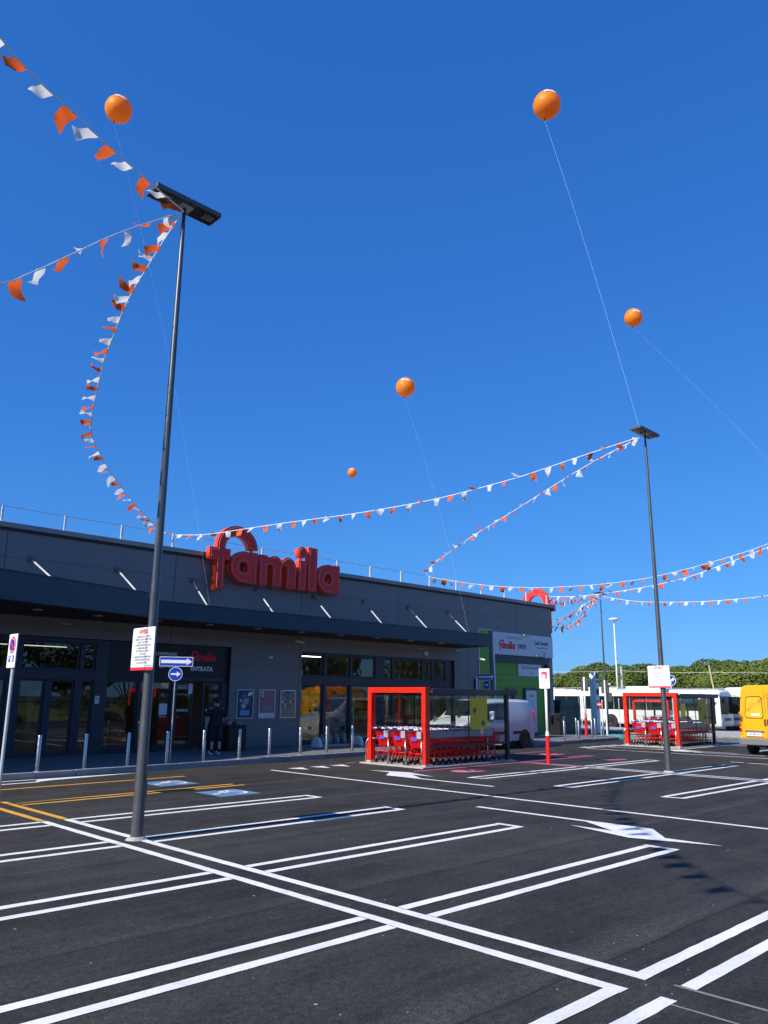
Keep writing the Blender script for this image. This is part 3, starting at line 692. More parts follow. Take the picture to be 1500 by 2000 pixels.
P(MB().box(35.42, 35.43, YF - .066, YF - .062, 4.45, 5.0), 'divider', M['text_grey'])
PL('Così Comodo', .29, M['text_dark'], (36.55, YF - .064, 4.93), sx=.80, bold=.010); PL('LA SPESA FATTA DA CASA', .105, M['text_dark'], (36.55, YF - .064, 4.68), sx=.85)
P(MB().box(32.38, 32.50, YF + .02, YF + .3, .16, 4.19).box(37.16, 37.29, YF + .02, YF + .3, .16, 4.19).box(32.5, 37.16, YF + .02, YF + .3, 3.82, 4.19), 'door_surround', M['frame'])
dd = MB()
for k in range(12): P(MB().box(32.502, 37.158, YF + .20, YF + .26, .165 + k * .305, .165 + k * .305 + .300), 'door_slat', M['green'], bevel=.008)
P(MB().box(34.65, 36.78, YF + .14, YF + .18, 3.16, 3.80), 'drive_notice', M['drive_panel'])
PL('Ritira Qui la spesa online', .19, M['text_dark'], (35.72, YF + .136, 3.60), sx=.78); PL('i  i  i', .2, M['text_dark'], (35.9, YF + .136, 3.33))
P(MB().box(33.55, 34.42, YF + .12, YF + .195, 1.2, 2.5), 'door_window', M['frame']); P(MB().box(33.62, 34.35, YF + .112, YF + .118, 1.27, 2.43), 'pane', M['glass'])
d = P(MB().box(35.10, 36.28, YF + .10, YF + .196, .165, 2.54), 'pick_up_door', M['frame'])
o = P(MB().box(35.22, 36.16, YF + .085, YF + .098, .25, 2.42), 'door_poster', M['drive_panel']); PL('famila', .18, M['text_red'], (35.69, YF + .082, 2.15), bold=.003)
for k in range(5): PL('—————', .12, M['text_grey'], (35.6, YF + .082, 1.85 - .2 * k))
for x, z in ((35.08, 5.26), (36.15, 4.22)): P(MB().box(x - .3, x + .3, YF - .22, YF - .07, z, z + .06), 'flood_lamp', M['grey_pole'])
P(MB().box(36.78, 37.0, YF - .16, YF - .062, 4.16, 4.46), 'junction_box', M['drive_panel'])
P(MB().tube([(30.9, YF - .06, .16), (30.9, YF - .06, 2.95), (30.9, YF - .02, 3.02)], .045, 10), 'drain_pipe', M['white_metal'], smooth=True)
P(MB().box(30.76, 30.82, YF - .05, YF - .006, .16, 2.9), 'recess_trim', M['soffit'])
# small fittings on the wall
def cctv(x, z, name='security_camera'):
    o = P(MB().lathe([(0, -.02), (.055, -.02), (.055, .02), (0, .02)], 14, (x, YF - .02, z), 'Y'), name, M['grey_pole'], smooth=False)
    MB().tube([(x, YF - .04, z), (x + .05, YF - .12, z - .01)], .018, 8).tube([(x - .01, YF - .10, z), (x + .22, YF - .30, z - .06)], .055, 12).build('camera_body', M['white_metal'], o, auto=40)
    MB().tube([(x + .221, YF - .301, z - .06), (x + .226, YF - .305, z - .0615)], .04, 12).build('lens', M['black'], o)
cctv(19.62, 4.14); cctv(31.05, 3.9)
P(MB().lathe([(0, -.05), (.09, -.045), (.12, -.01), (.12, 0)], 18, (27.3, YF - .005, 4.0), 'Y'), 'siren', M['white_metal'], smooth=True)
P(MB().box(18.32, 18.5, YF - .06, YF - .004, 3.42, 3.50), 'emergency_lamp', M['white_metal'], bevel=.015)
# ------------------------------------------------------------------ big red signs
sg = thing('illuminated_sign', 'large dark red letters standing on the facade above the canopy', 'sign', (18, 24.7, 5.77))
logo_sign(sg, (15.17 - 18, -.02, 0), FRONT, 1.0, .24, True, M['sign_red'], M['sign_edge'])
for x in (15.65, 16.6, 17.6, 18.9, 19.5, 20.0, 21.2): MB().box(x - 18 - .03, x - 18 + .03, .105, .30, .75, .81).box(x - 18 - .03, x - 18 + .03, .105, .30, .45, .51).build('bracket', M['lamp_pole'], sg)
MB().box(-.97, -.90, -.05, .05, 1.50, 1.70).box(1.40, 1.48, -.05, .05, 1.50, 1.68).build('link', M['sign_edge'], sg)
sg2 = thing('illuminated_sign', 'red arch of the second letter sign rising behind the right end of the roof', 'sign', (37.85, 28, 5.70))
logo_sign(sg2, (-.02 + .14, 24.93 - 28, 0), (R(90), 0, R(90)), 1.0, .24, False, M['sign_red'], M['sign_edge'])
MB().box(-.19, -.01, -2.6, 3.4, .60, .68).build('bracket', M['lamp_pole'], sg2)

# ------------------------------------------------------------------ steel bollards
bm_post = MB().lathe([(0, .86), (.045, .862), (.0505, .852), (.051, 0.0), (0, 0)], 20).mesh('post', M['steel'], True); bm_post.set_sharp_from_angle(angle=R(40))
bm_foot = MB().lathe([(0, .012), (.085, .012), (.09, .006), (.09, 0)], 20).mesh('foot_ring', M['galv'])
BOL = [(8.1, 20.39), (9.33, 20.49), (10.56, 20.58), (11.75, 20.62), (13.03, 20.77), (14.33, 20.85), (15.53, 20.95), (16.83, 21.02), (18.02, 21.08), (19.23, 21.12)]
BL = ['steel bollard nearest the left edge of the photo, before the dark shop doors', 'second steel bollard from the left, left of the near lamp post', 'third steel bollard from the left, just left of the near lamp post', 'steel bollard beside the pole of the blue arrow signs', 'steel bollard left of the person in black', 'steel bollard in front of the black bin', 'steel bollard in front of the beige poster', 'steel bollard before the left edge of the shop window', 'steel bollard in front of the white bicycle rack end', 'steel bollard just left of the red trolley shelter']
BOL += [(6.87, 20.31), (31.78, 20.62), (33.15, 20.72), (34.55, 20.87), (35.95, 21.08), (36.9, 22.1), (37.2, 23.4)]
BL += ['steel bollard cut by the left edge of the photo', 'leftmost steel bollard of the group past the drive corner', 'second steel bollard of the group past the drive corner', 'third steel bollard of the group past the drive corner', 'steel bollard of the far group standing in front of the white bus wheel', 'steel bollard of the far group, behind its row near the kerb', 'steel bollard of the far group, deepest by the wall']
for (x, y), lb in zip(BOL, BL):
    t = thing('bollard', lb, 'bollard', (x, y, .15), group='steel bollards along the pavement'); inst('post', bm_post, t); inst('foot_ring', bm_foot, t)

# ------------------------------------------------------------------ lamp posts
def lamp_post(x, y, h, label, collar=True, yaw_=0.0):
    t = thing('lamp_post', label, 'lamp post', (x, y, 0), yaw_, group='graphite lamp posts of the car park')
    MB().tube([(0, 0, 0), (0, 0, .9), (0, 0, .96), (0, 0, h - .35)], [.086, .084, .080, .036], 18).build('pole', M['lamp_pole'], t, auto=50)
    MB().tube([(0, 0, h - .36), (0, 0, h - .04)], .028, 12).build('spigot', M['black'], t, smooth=True)
    MB().lathe([(0, .045), (.11, .04), (.14, .015), (.16, 0)], 14).build('footing', M['concrete'], t)
    MB().box(.070, .090, -.035, .035, .55, .78).build('hatch', M['lamp_pole'], t)
    hd = MB().box(-.62, .02, -.19, .19, h - .02, h + .07).box(.025, .62, -.19, .19, h - .02, h + .07).build('lamp_head', M['lamp_pole'], t, bevel=.012)
    MB().box(-.10, .12, -.10, .10, h - .045, h - .021).build('mount', M['grey_pole'], hd)
    MB().box(-.55, -.14, -.165, .165, h - .026, h - .0205).box(.17, .58, -.165, .165, h - .026, h - .0205).build('recess', M['black'], hd)
    led = MB()
    for i in range(4):
        for j in range(3): led.box(.36 + i * .05, .36 + i * .05 + .03, -.10 + j * .055, -.10 + j * .055 + .035, h - .032, h - .0265).box(-.46 + i * .05, -.46 + i * .05 + .03, -.10 + j * .055, -.10 + j * .055 + .035, h - .032, h - .0265)
    led.build('led_array', M['led'], hd)
    return t
lamp_post(5.87, 10.97, 10.2, 'tall near lamp post with the first warning board, tied with three bunting lines')
lamp_post(22.2, 11.0, 10.15, 'lamp post on the right whose head holds the balloon string')
lamp_post(51.24, 29.7, 9.5, 'far lamp post standing before the white buses')
lamp_post(38.5, 11.0, 10.2, 'lamp post beyond the right edge of the photo')
lamp_post(5.87, -5.3, 10.2, 'lamp post behind the viewer')
lamp_post(-10.4, 11.0, 10.2, 'lamp post beyond the left edge of the photo')
lamp_post(51.24, 13.0, 9.6, 'lamp post far out at the right, past the frame')

# warning boards on two of the posts, facing -X
NOTICE = ['SI RICORDA ALLA GENTILE', 'CLIENTELA CHE IL PARCHEGGIO', "NON E' CUSTODITO.", 'SI INVITA PERTANTO A NON', "LASCIARE NELL'AUTO", 'DOCUMENTI ED OGGETTI', 'DI VALORE.', 'LA DIREZIONE NON RISPONDERA', 'DI EVENTUALI FURTI O DANNI', 'ALLE AUTOVETTURE.']
def rr(y0, y1, z0, z1, r, n=5):
    return arc(y1 - r, z1 - r, r, r, 0, 90, n) + arc(y0 + r, z1 - r, r, r, 90, 180, n) + arc(y0 + r, z0 + r, r, r, 180, 270, n) + arc(y1 - r, z0 + r, r, r, 270, 360, n)
def warning_board(x, y, z, label):
    t = thing('warning_board', label, 'sign', (x, y, z), group='white warning boards on lamp posts')
    MB().prism(rr(-.335, .335, 0, .63, .03), 'X', -.012, 0).build('board', M['sheet_white'], t)
    MB().box(-.0155, -.0125, -.332, .332, .0, .045).build('red_band', M['text_red'], t)
    lettering('AVVISO', .095, M['text_red'], t, (-.0145, 0, .565), WEST, sx=.82, bold=.003)
    for i, s in enumerate(NOTICE): lettering(s, .044, M['text_grey'], t, (-.0145, 0, .495 - i * .043), WEST, sx=.80)
    lettering('La Direzione', .036, M['text_grey'], t, (-.0145, -.21, .068), WEST)
    for zz in (.16, .5): MB().box(.002, .03, -.12, .12, zz - .02, zz + .02).build('clamp', M['galv'], t)
warning_board(5.765, 11.0, 2.36, 'white AVVISO warning board on the near lamp post'); warning_board(22.095, 11.04, 2.34, 'white AVVISO warning board on the right-hand lamp post')

# ------------------------------------------------------------------ road signs
def pole_part(t, h, r=.03, mat='grey_pole', name='pole'): MB().tube([(0, 0, 0), (0, 0, h)], r, 12).build(name, M[mat], t, auto=50)
t = thing('no_parking_sign', 'white no-parking sign for disabled bays on a thin pole at the left edge', 'sign', (5.68, 15.95, 0)); pole_part(t, 3.08, .032)
MB().prism(rr(-.21, .21, 2.49, 3.13, .02), 'X', -.052, -.036).build('board', M['sheet_white'], t)
MB().prism(rr(-.21, .21, 2.49, 3.13, .02), 'X', -.034, -.030).build('board_back', M['lamp_pole'], t)
dsc = lambda r, y, z: arc(y, z, r, r, 0, 345, 23)
MB().prism(dsc(.16, 0, 2.92), 'X', -.0555, -.0525).build('red_disc', M['text_red'], t); MB().prism(dsc(.128, 0, 2.92), 'X', -.058, -.056).build('white_ring', M['sheet_white'], t); MB().prism(dsc(.115, 0, 2.92), 'X', -.0605, -.0585).build('blue_disc', M['sign_blue'], t)
MB().prism([(.105, 2.99), (.075, 3.02), (-.105, 2.85), (-.075, 2.82)], 'X', -.063, -.061).build('red_slash', M['text_red'], t)
for yy, ch in ((.09, 'P'), (-.09, '♿')):
    MB().box(-.0555, -.0525, yy - .05, yy + .05, 2.60, 2.72).build('blue_square', M['sign_blue'], t)
lettering('P', .10, M['text_white'], t, (-.057, .09, 2.66), WEST, bold=.003)
MB().prism([(-.075, 2.70), (-.09, 2.71), (-.10, 2.70), (-.095, 2.665), (-.12, 2.66), (-.125, 2.63), (-.115, 2.628), (-.11, 2.65), (-.07, 2.65), (-.06, 2.63), (-.09, 2.615), (-.115, 2.62), (-.10, 2.605), (-.06, 2.61), (-.05, 2.64), (-.075, 2.67)], 'X', -.058, -.056).build('wheelchair_mark', M['text_white'], t)
# dark board turned away from the viewer behind it
def arrow_signs(x, y, z0, label, s=1.0, drop=0.0, rz=0.0):
    t = thing('arrow_sign', label, 'sign', (x, y, z0), rz, group='blue one-way arrow signs'); t.scale = (s, s, s); MB().tube([(0, 0, -drop / s), (0, 0, 2.95)], .032, 12).build('pole', M['galv'], t, auto=50)
    MB().prism(rr(-.80, .80, 2.48, 2.94, .04), 'X', -.06, -.045).build('board', M['text_white'], t)
    MB().prism(rr(-.775, .775, 2.505, 2.915, .03), 'X', -.0635, -.061).build('blue_field', M['sign_blue'], t)
    MB().prism([(.72, 2.63), (-.50, 2.63), (-.50, 2.54), (-.75, 2.71), (-.50, 2.88), (-.50, 2.79), (.72, 2.79)], 'X', -.0665, -.064).build('white_arrow', M['text_white'], t)
    MB().prism(dsc(.335, 0, 2.11), 'X', -.058, -.045).build('round_board', M['text_white'], t); MB().prism(dsc(.31, 0, 2.11), 'X', -.0615, -.0585).build('blue_disc', M['sign_blue'], t)
    MB().prism([(.22, 2.07), (-.06, 2.07), (-.06, 1.98), (-.25, 2.11), (-.06, 2.24), (-.06, 2.15), (.22, 2.15)], 'X', -.065, -.062).build('white_arrow', M['text_white'], t)
arrow_signs(11.92, 20.72, 1.355, 'blue arrow boards on a pole beside the near lamp post, before the entrance', .59, 1.205, R(58))
arrow_signs(30.0, 23.6, 1.30, 'blue arrow boards standing above the silver van by the green wall', .62, 1.15)
# pink family-bay sign on a red and white pole
t = thing('family_parking_sign', 'white sign with a pink pram picture on a pole with a red base sleeve', 'sign', (21.85, 14.8, 0))
MB().tube([(0, 0, .6), (0, 0, 2.9)], .045, 14).build('pole', M['sheet_white'], t, smooth=True); MB().tube([(0, 0, 0), (0, 0, .86)], .066, 14).build('red_sleeve', M['pole_red'], t, auto=40); MB().tube([(0, 0, .86), (0, 0, .98)], .062, 14).build('white_sleeve', M['sheet_white'], t, auto=40)
MB().prism(rr(-.20, .20, 2.32, 2.95, .03), 'X', -.062, -.048).build('board', M['sheet_white'], t)
me = flat_curve([rr(-.105, .105, -.09, .13, .03), arc(-.02, -.02, .065, .075, 0, 340, 12)], .001); me.materials.append(M['text_pink']); inst('pink_picture', me, t, (-.064, 0, 2.72), WEST)
for xx, zz in ((-.08, 2.89), (-.02, 2.90), (.07, 2.885)): MB().prism(dsc(.014, -xx, zz), 'X', -.066, -.063).build('pink_dot', M['text_pink'], t)
for i, s in enumerate(('Parcheggio Rosa', 'un gesto di cortesia', 'riservato alle mamme', 'in attesa e ai neo', 'genitori con bambini', 'molto piccoli')): lettering(s, .044, M['text_pink'] if i == 1 else M['text_grey'], t, (-.0635, 0, 2.585 - i * .046), WEST, sx=.8)
# second such pole past the corner: back of a dark board
t = thing('family_parking_sign', 'dark sign back on a pole with a red base, past the drive corner', 'sign', (35.9, 22.0, .15))
MB().tube([(0, 0, .8), (0, 0, 2.95)], .045, 12).build('pole', M['sheet_white'], t, smooth=True); MB().tube([(0, 0, 0), (0, 0, .95)], .07, 12).build('red_sleeve', M['pole_red'], t, auto=40); MB().tube([(0, 0, .95), (0, 0, 1.06)], .066, 12).build('white_sleeve', M['sheet_white'], t, auto=40)
MB().box(.05, .07, -.20, .22, 2.25, 2.90).build('board', M['lamp_pole'], t); MB().lathe([(0, -.05), (.05, -.04), (.05, .04), (0, .05)], 10, (-.06, .32, 2.35), 'Y').build('clamp', M['galv'], t)
t = thing('direction_sign', 'round blue sign with a white arrow half behind the right-hand warning board', 'sign', (47.0, 22.72, .1)); pole_part(t, 3.3, .035)
MB().prism(dsc(.33, 0, 3.06), 'X', -.06, -.045).build('round_board', M['text_white'], t); MB().prism(dsc(.305, 0, 3.06), 'X', -.0635, -.0605).build('blue_disc', M['sign_blue'], t)
MB().prism([(.05, 2.82), (-.03, 2.82), (-.03, 3.02), (-.12, 3.08), (-.12, 3.00), (-.26, 3.12), (-.12, 3.23), (-.12, 3.16), (.0, 3.10), (.05, 3.02), (.13, 3.08), (.16, 3.04), (.05, 2.94)], 'X', -.067, -.064).build('white_arrow', M['text_white'], t)

# ------------------------------------------------------------------ wall posters
def poster(x0, x1, z0, z1, mat, label):
    t = thing('wall_poster', label, 'poster', ((x0 + x1) / 2, YF, z0), group='framed posters beside the entrance'); wd = (x1 - x0) / 2; h = z1 - z0
    me = flat_curve([rr(-wd, wd, 0, h, .03), rr(-wd + .028, wd - .028, .028, h - .028, .015)], .015); me.materials.append(M['galv']); inst('frame', me, t, (0, -.022, 0), FRONT)
    MB().box(-wd + .02, wd - .02, -.022, -.008, .02, h - .02).build('sheet', mat, t); return t
t = poster(16.96, 17.71, 1.19, 2.24, paint('poster_blue', (0.03, 0.05, 0.11), .4), 'dark blue poster with white round pictures, first beside the entrance')
for i in range(11):
    x, z = rnd.uniform(-.24, .24), rnd.uniform(.30, .74); r = rnd.uniform(.03, .062)
    me = flat_curve([arc(x, z, r, r, 0, 340, 14), arc(x, z, r * .62, r * .62, 0, 340, 14)], .001); me.materials.append(M['text_white']); inst('picture', me, t, (0, -.0245, 0), FRONT)
MB().box(-.2, .2, -.0245, -.0225, .12, .30).build('picture', paint('poster_pale_blue', (.22, .36, .55), .5), t); MB().box(-.14, .04, -.0245, -.0225, .77, .86).build('picture', paint('poster_mid_blue', (.12, .2, .5), .5), t); MB().prism([(.1, .80), (.31, .86), (.31, .98), (.12, .93)], 'Y', -.0265, -.0245).build('label_block', M['sheet_white'], t)
t = poster(17.95, 18.71, 1.19, 2.25, paint('poster_rose', (.36, .16, .17), .4), 'rose poster with the large figure 45,00, middle of the three')
for i, s in enumerate(('PIÙ', 'DI', '400')): lettering(s, .085, M['text_white'], t, (-.27, -.024, .95 - i * .075), FRONT, align='LEFT', bold=.003)
lettering('45,00', .22, paint('print_teal', (.12, .42, .42), .5), t, (.02, -.024, .36), FRONT, sx=.85, bold=.004); MB().box(-.33, .33, -.026, -.0235, .04, .19).build('white_band', M['sheet_white'], t); lettering('Fiera di Più', .075, M['text_red'], t, (.02, -.028, .11), FRONT)
for i in range(5): lettering('PIU SPENDI PIU RISPARMI', .045, paint('print_rose', (.5, .22, .22), .5), t, (0, -.024, .74 - i * .06), FRONT, sx=.9)
t = poster(18.95, 19.70, 1.19, 2.24, paint('poster_kraft', (.36, .26, .17), .5), 'kraft brown poster with small product pictures, nearest the shop window')
MB().box(-.13, .13, -.025, -.0225, .92, .99).build('blue_label', M['sign_blue'], t); lettering('FILA', .10, M['text_dark'], t, (0, -.024, .77), FRONT, bold=.003); lettering('PRODOTTI DI QUALITA', .05, M['text_dark'], t, (0, -.024, .85), FRONT)
for i in range(9):
    x, z = -.24 + (i % 5) * .12, .62 - (i // 5) * .15; MB().box(x - .03, x + .03, -.025, -.0225, z - .04, z + .03).build('picture', M['text_dark'] if i % 3 else M['sheet_white'], t)

# ------------------------------------------------------------------ bin with a bow, bicycle rack
t = thing('waste_bin', 'black square waste bin against the wall, topped with a red and white bow', 'bin', (16.25, 24.05, .15))
MB().box(-.36, .36, -.28, .28, 0, .80).build('body', M['black'], t, bevel=.02); MB().box(-.38, .38, -.30, .30, .802, .86).build('lid', M['dark_frame'], t, bevel=.02); MB().box(.10, .33, -.292, -.282, .42, .72).build('flap', M['rubber'], t)
bow = thing('ribbon_bow', 'red and white ribbon bow lying on the black bin', 'bow', (16.22, 24.0, 1.01))
for i in range(9):
    a = 2 * math.pi * i / 9 + .2; d = Vector((math.cos(a), math.sin(a), 0)); n = Vector((-d.y, d.x, 0))
    v = []
    for k, (r, h, wd) in enumerate(((.03, .03, .03), (.13, .13, .06), (.24, .10, .055), (.32, .02, .02))): v += [tuple(d * r + n * wd + Vector((0, 0, h))), tuple(d * r - n * wd + Vector((0, 0, h)))]
    MB().add(v, [(0, 1, 3, 2), (2, 3, 5, 4), (4, 5, 7, 6)]).build('ribbon', M['white_cloth'] if i % 3 else M['orange_cloth'], bow)
MB().ball((0, 0, .08), (.10, .10, .07), 12, 8).build('knot', paint('ribbon_red', (.7, .04, .02), .5), bow, smooth=True)
t = thing('bicycle_rack', 'low bicycle rack with two white end blocks below the shop window', 'bicycle rack', (20.7, 23.55, .15))
for x in (-1.05, 1.05): MB().prism([(-.26, 0), (.26, 0), (.24, .22), (.12, .36), (-.12, .36), (-.24, .20)], 'X', x - .07, x + .07).build('end_block', M['concrete'] if False else M['white_metal'], t, bevel=.03)
MB().tube([(-1.0, -.15, .05), (1.0, -.15, .05)], .018, 8).tube([(-1.0, .15, .05), (1.0, .15, .05)], .018, 8).build('rail', M['galv'], t, smooth=True)
hoop = MB().tube([(0, -.15, .05), (.05, -.05, .38), (.1, .05, .46), (.16, .15, .30), (.2, .2, .06)], .012, 6).tube([(.09, -.15, .05), (.14, -.05, .38), (.19, .05, .46), (.25, .15, .30), (.29, .2, .06)], .012, 6).mesh('hoop', M['galv'], True)
for k in range(5): inst('hoop', hoop, t, (-.9 + .37 * k, 0, 0))

# ------------------------------------------------------------------ things inside the shop window
def display():
    t = thing('display_table', 'white display table behind the shop window', 'table', (21.5, 26.6, .16))
    MB().box(-1.1, 1.1, -.4, .4, .92, .97).build('table_top', M['sheet_white'], t); [MB().box(x - .03, x + .03, y - .03, y + .03, 0, .918).build('leg', M['sheet_white'], t) for x in (-1.05, 1.05) for y in (-.35, .35)]
    t = thing('promotion_arch', 'yellow and red promotion stand behind the shop window', 'stand', (22.0, 27.8, .16))
    MB().prism([(-1.5, 1.75), (-1.2, 2.05), (1.3, 2.05), (1.6, 1.75)], 'Y', -.4, .4).build('yellow_roof', paint('stand_yellow', (.75, .42, .01), .5), t, bevel=.03)
    MB().prism(arc(-.2, 1.02, .95, .45, 0, 180, 14), 'Y', -.3, .3).build('red_dome', paint('stand_red', (.5, .02, .02), .5), t); MB().box(-.5, .3, -.1, .1, 1.0, 1.72).build('red_back', paint('stand_red', (.5, .02, .02), .5), t)
    [MB().box(x - .04, x + .04, -.04, .04, 0, 1.748).build('post', M['sheet_white'], t) for x in (-1.3, 1.3)]
    t = thing('product_banner', 'grey product banner with dark pictures inside the shop window', 'banner', (23.15, 26.1, .16))
    MB().box(-.62, .62, -.02, .02, .05, 1.95).build('sheet', paint('banner_grey', (.42, .42, .40), .6), t); MB().box(-.1, .16, -.024, -.0205, 1.84, 1.92).build('blue_label', M['sign_blue'], t); lettering('FILA', .14, M['text_dark'], t, (.1, -.024, 1.55), FRONT)
    for i in range(9): MB().box(-.45 + (i % 3) * .38, -.25 + (i % 3) * .38, -.024, -.0205, 1.15 - (i // 3) * .36, 1.32 - (i // 3) * .36).build('picture', M['text_dark'] if i % 2 else M['sheet_white'], t)
    t = thing('display_cabinet', 'pale tall cabinet at the left side of the shop window', 'cabinet', (20.35, 26.0, .16))
    MB().box(-.22, .22, -.25, .25, 0, 2.2).build('body', M['sheet_white'], t); MB().box(-.2, .2, -.262, -.252, .1, 2.1).build('door', M['drive_panel'], t)
display()
bal = MB().ball((0, 0, 0), (.17, .17, .2), 14, 10).mesh('balloon', M['balloon'], True); balw = bal.copy(); balw.materials[0] = M['white_metal']; balr = bal.copy(); balr.materials[0] = paint('balloon_red', (.6, .05, .02), .3)
cl = thing('balloon_garland', 'garland of orange, red and white balloons inside the shop window', 'garland', (22.0, 27.0, .16))
for i in range(46):
    s = rnd.choice((-1, 1)); 
    if i < 34: p = (rnd.uniform(-1.9, 1.9) if i < 10 else s * rnd.uniform(1.3, 1.9) - (.3 if s < 0 else -.4), rnd.uniform(-.2, .3), rnd.uniform(1.25, 1.7) if i < 10 else rnd.uniform(.2, 1.7))
    else: p = (rnd.uniform(-1.6, 2.4), rnd.uniform(.6, 1.0), rnd.uniform(2.0, 2.5))
    k = rnd.uniform(.8, 1.2) * (1.6 if i >= 34 else 1); inst('balloon', (bal if i >= 34 else rnd.choice((bal, balw, balr))), cl, p, (rnd.uniform(-.5, .5), rnd.uniform(-.5, .5), 0), (k, k, k))
for j, (x, y) in enumerate(((10.0, 31.0), (14.0, 33.0), (25.5, 31.0), (27.8, 29.0), (6.5, 30.5))):
    t = thing('shop_shelf', 'dim loaded goods shelf %s inside the shop' % ('behind the left door', 'behind the entrance doors', 'behind the silver van', 'at the right end of the shop window', 'at the left edge of the photo')[j], 'shelf', (x, y, .16))
    MB().box(-1.3, 1.3, .0, .5, 0, .12).box(-1.3, 1.3, .48, .52, .12, 1.9).box(-1.34, -1.302, 0, .52, 0, 1.9).box(1.302, 1.34, 0, .52, 0, 1.9).build('rack', M['grey_pole'], t)
    for k in range(4):
        MB().box(-1.3, 1.3, .02, .479, .45 + k * .42, .48 + k * .42).build('board', M['grey_pole'], t)
        for q in range(8): c = rnd.choice(((.5, .1, .05), (.5, .4, .1), (.1, .2, .4), (.4, .4, .38), (.1, .3, .1))); MB().box(-1.25 + q * .31, -.98 + q * .31, .05, .4, .482 + k * .42, .482 + k * .42 + rnd.uniform(.15, .32)).build('goods', paint('goods_%d' % rnd.randint(0, 6), c, .5), t)
# ------------------------------------------------------------------ shopping carts
def make_cart():
    t = thing('shopping_cart', 'x', 'cart')
    # local +X = nose of the cart, handle end at X 0
    b = MB(); x0, x1 = .05, .82; W = .265
    def side(s):
        for k in range(11):
            u = k / 10; xa = x0 + (x1 - x0) * u; xb = x0 + .14 + (x1 - .06 - x0 - .14) * u
            wa = (W - .05 * u) * s; wb = (W - .05 - .04 * u) * s
            b.bar((xa, wa, .93 - .05 * u), (xb, wb, .50 + .10 * u), .013)
        for k in range(6):
            v = k / 5; b.bar((x0 + .14 * v, (W - .05 * v) * s, .93 - .43 * v), (x1 - .06 * v, (W - .05 - .04 * v) * s, .88 - .28 * v), .012 if k in (0, 5) else .009)
    side(1); side(-1)
    for k in range(10):
        u = -1 + 2 * k / 9; b.bar((x1, u * (W - .05), .88), (x1 - .06, u * (W - .09), .60), .010); b.bar((x0 + .14, u * (W - .05), .50), (x1 - .06, u * (W - .09), .60), .010)
    for k in range(5): v = k / 4; b.bar((x1 - .06 * v, -(W - .05 - .04 * v), .88 - .28 * v), (x1 - .06 * v, W - .05 - .04 * v, .88 - .28 * v), .010)
    b.build('basket', M['cart_red'], t)
    g = MB()
    for k in range(13):
        u = -1 + 2 * k / 12; g.bar((x0, u * (W - .01), .92), (x0 + .13, u * (W - .06), .52), .015)
    for k in range(7): v = k / 6; g.bar((x0 + .13 * v, -(W - .05 * v), .92 - .40 * v), (x0 + .13 * v, W - .05 * v, .92 - .40 * v), .012)
    g.build('rear_flap', M['cart_red'], t)
    MB().prism([(-.12, .70), (.12, .70), (.12, .82), (-.12, .82)], 'X', x0 + .02, x0 + .032).build('badge', M['cart_violet'], t)
    f = MB()
    for s in (1, -1):
        f.tube([(-.02, .25 * s, 1.02), (.06, .25 * s, .93), (.20, .22 * s, .50), (.16, .24 * s, .36), (.10, .26 * s, .19)], .014, 6)
        f.tube([(.10, .26 * s, .20), (.50, .20 * s, .24), (.80, .15 * s, .20)], .014, 6); f.tube([(.20, .22 * s, .48), (.55, .19 * s, .25)], .012, 6)
    f.tube([(.16, -.24, .34), (.16, .24, .34)], .012, 6)
    f.build('chassis', M['cart_red'], t, smooth=True)
    h = MB().tube([(-.03, -.28, 1.03), (-.03, .28, 1.03)], .021, 8).build('handle', M['cart_white'], t, smooth=True)
    MB().tube([(-.03, -.10, 1.03), (-.03, .10, 1.03)], .0235, 8).build('grip_print', M['cart_blue'], h, smooth=True)
    MB().box(-.05, .01, .20, .27, .98, 1.055).build('coin_lock', M['cart_blue'], t, bevel=.008)
    wh = MB().lathe([(.02, -.014), (.062, -.014), (.066, -.008), (.066, .008), (.062, .014), (.02, .014)], 14, axis='Y').mesh('wheel', M['rubber'], True); wh.set_sharp_from_angle(angle=R(40))
    fk = MB().box(-.022, .022, -.022, .022, .055, .135).mesh('fork', M['galv'])
    for x, y in ((.10, .26), (.10, -.26), (.80, .15), (.80, -.15)):
        w_ = inst('wheel', wh, t, (x, y, .066)); inst('fork', fk, w_, (0, .0, .0))
    return t
cart0 = make_cart(); used = [False]
def put_cart(x, y, z, rz, label, group):
    c = copy_tree(cart0) if used[0] else cart0
    used[0] = True; c.location = (x, y, z); c.rotation_euler = (0, 0, rz); c['label'] = label; c['category'] = 'cart'; c['group'] = group
    return c

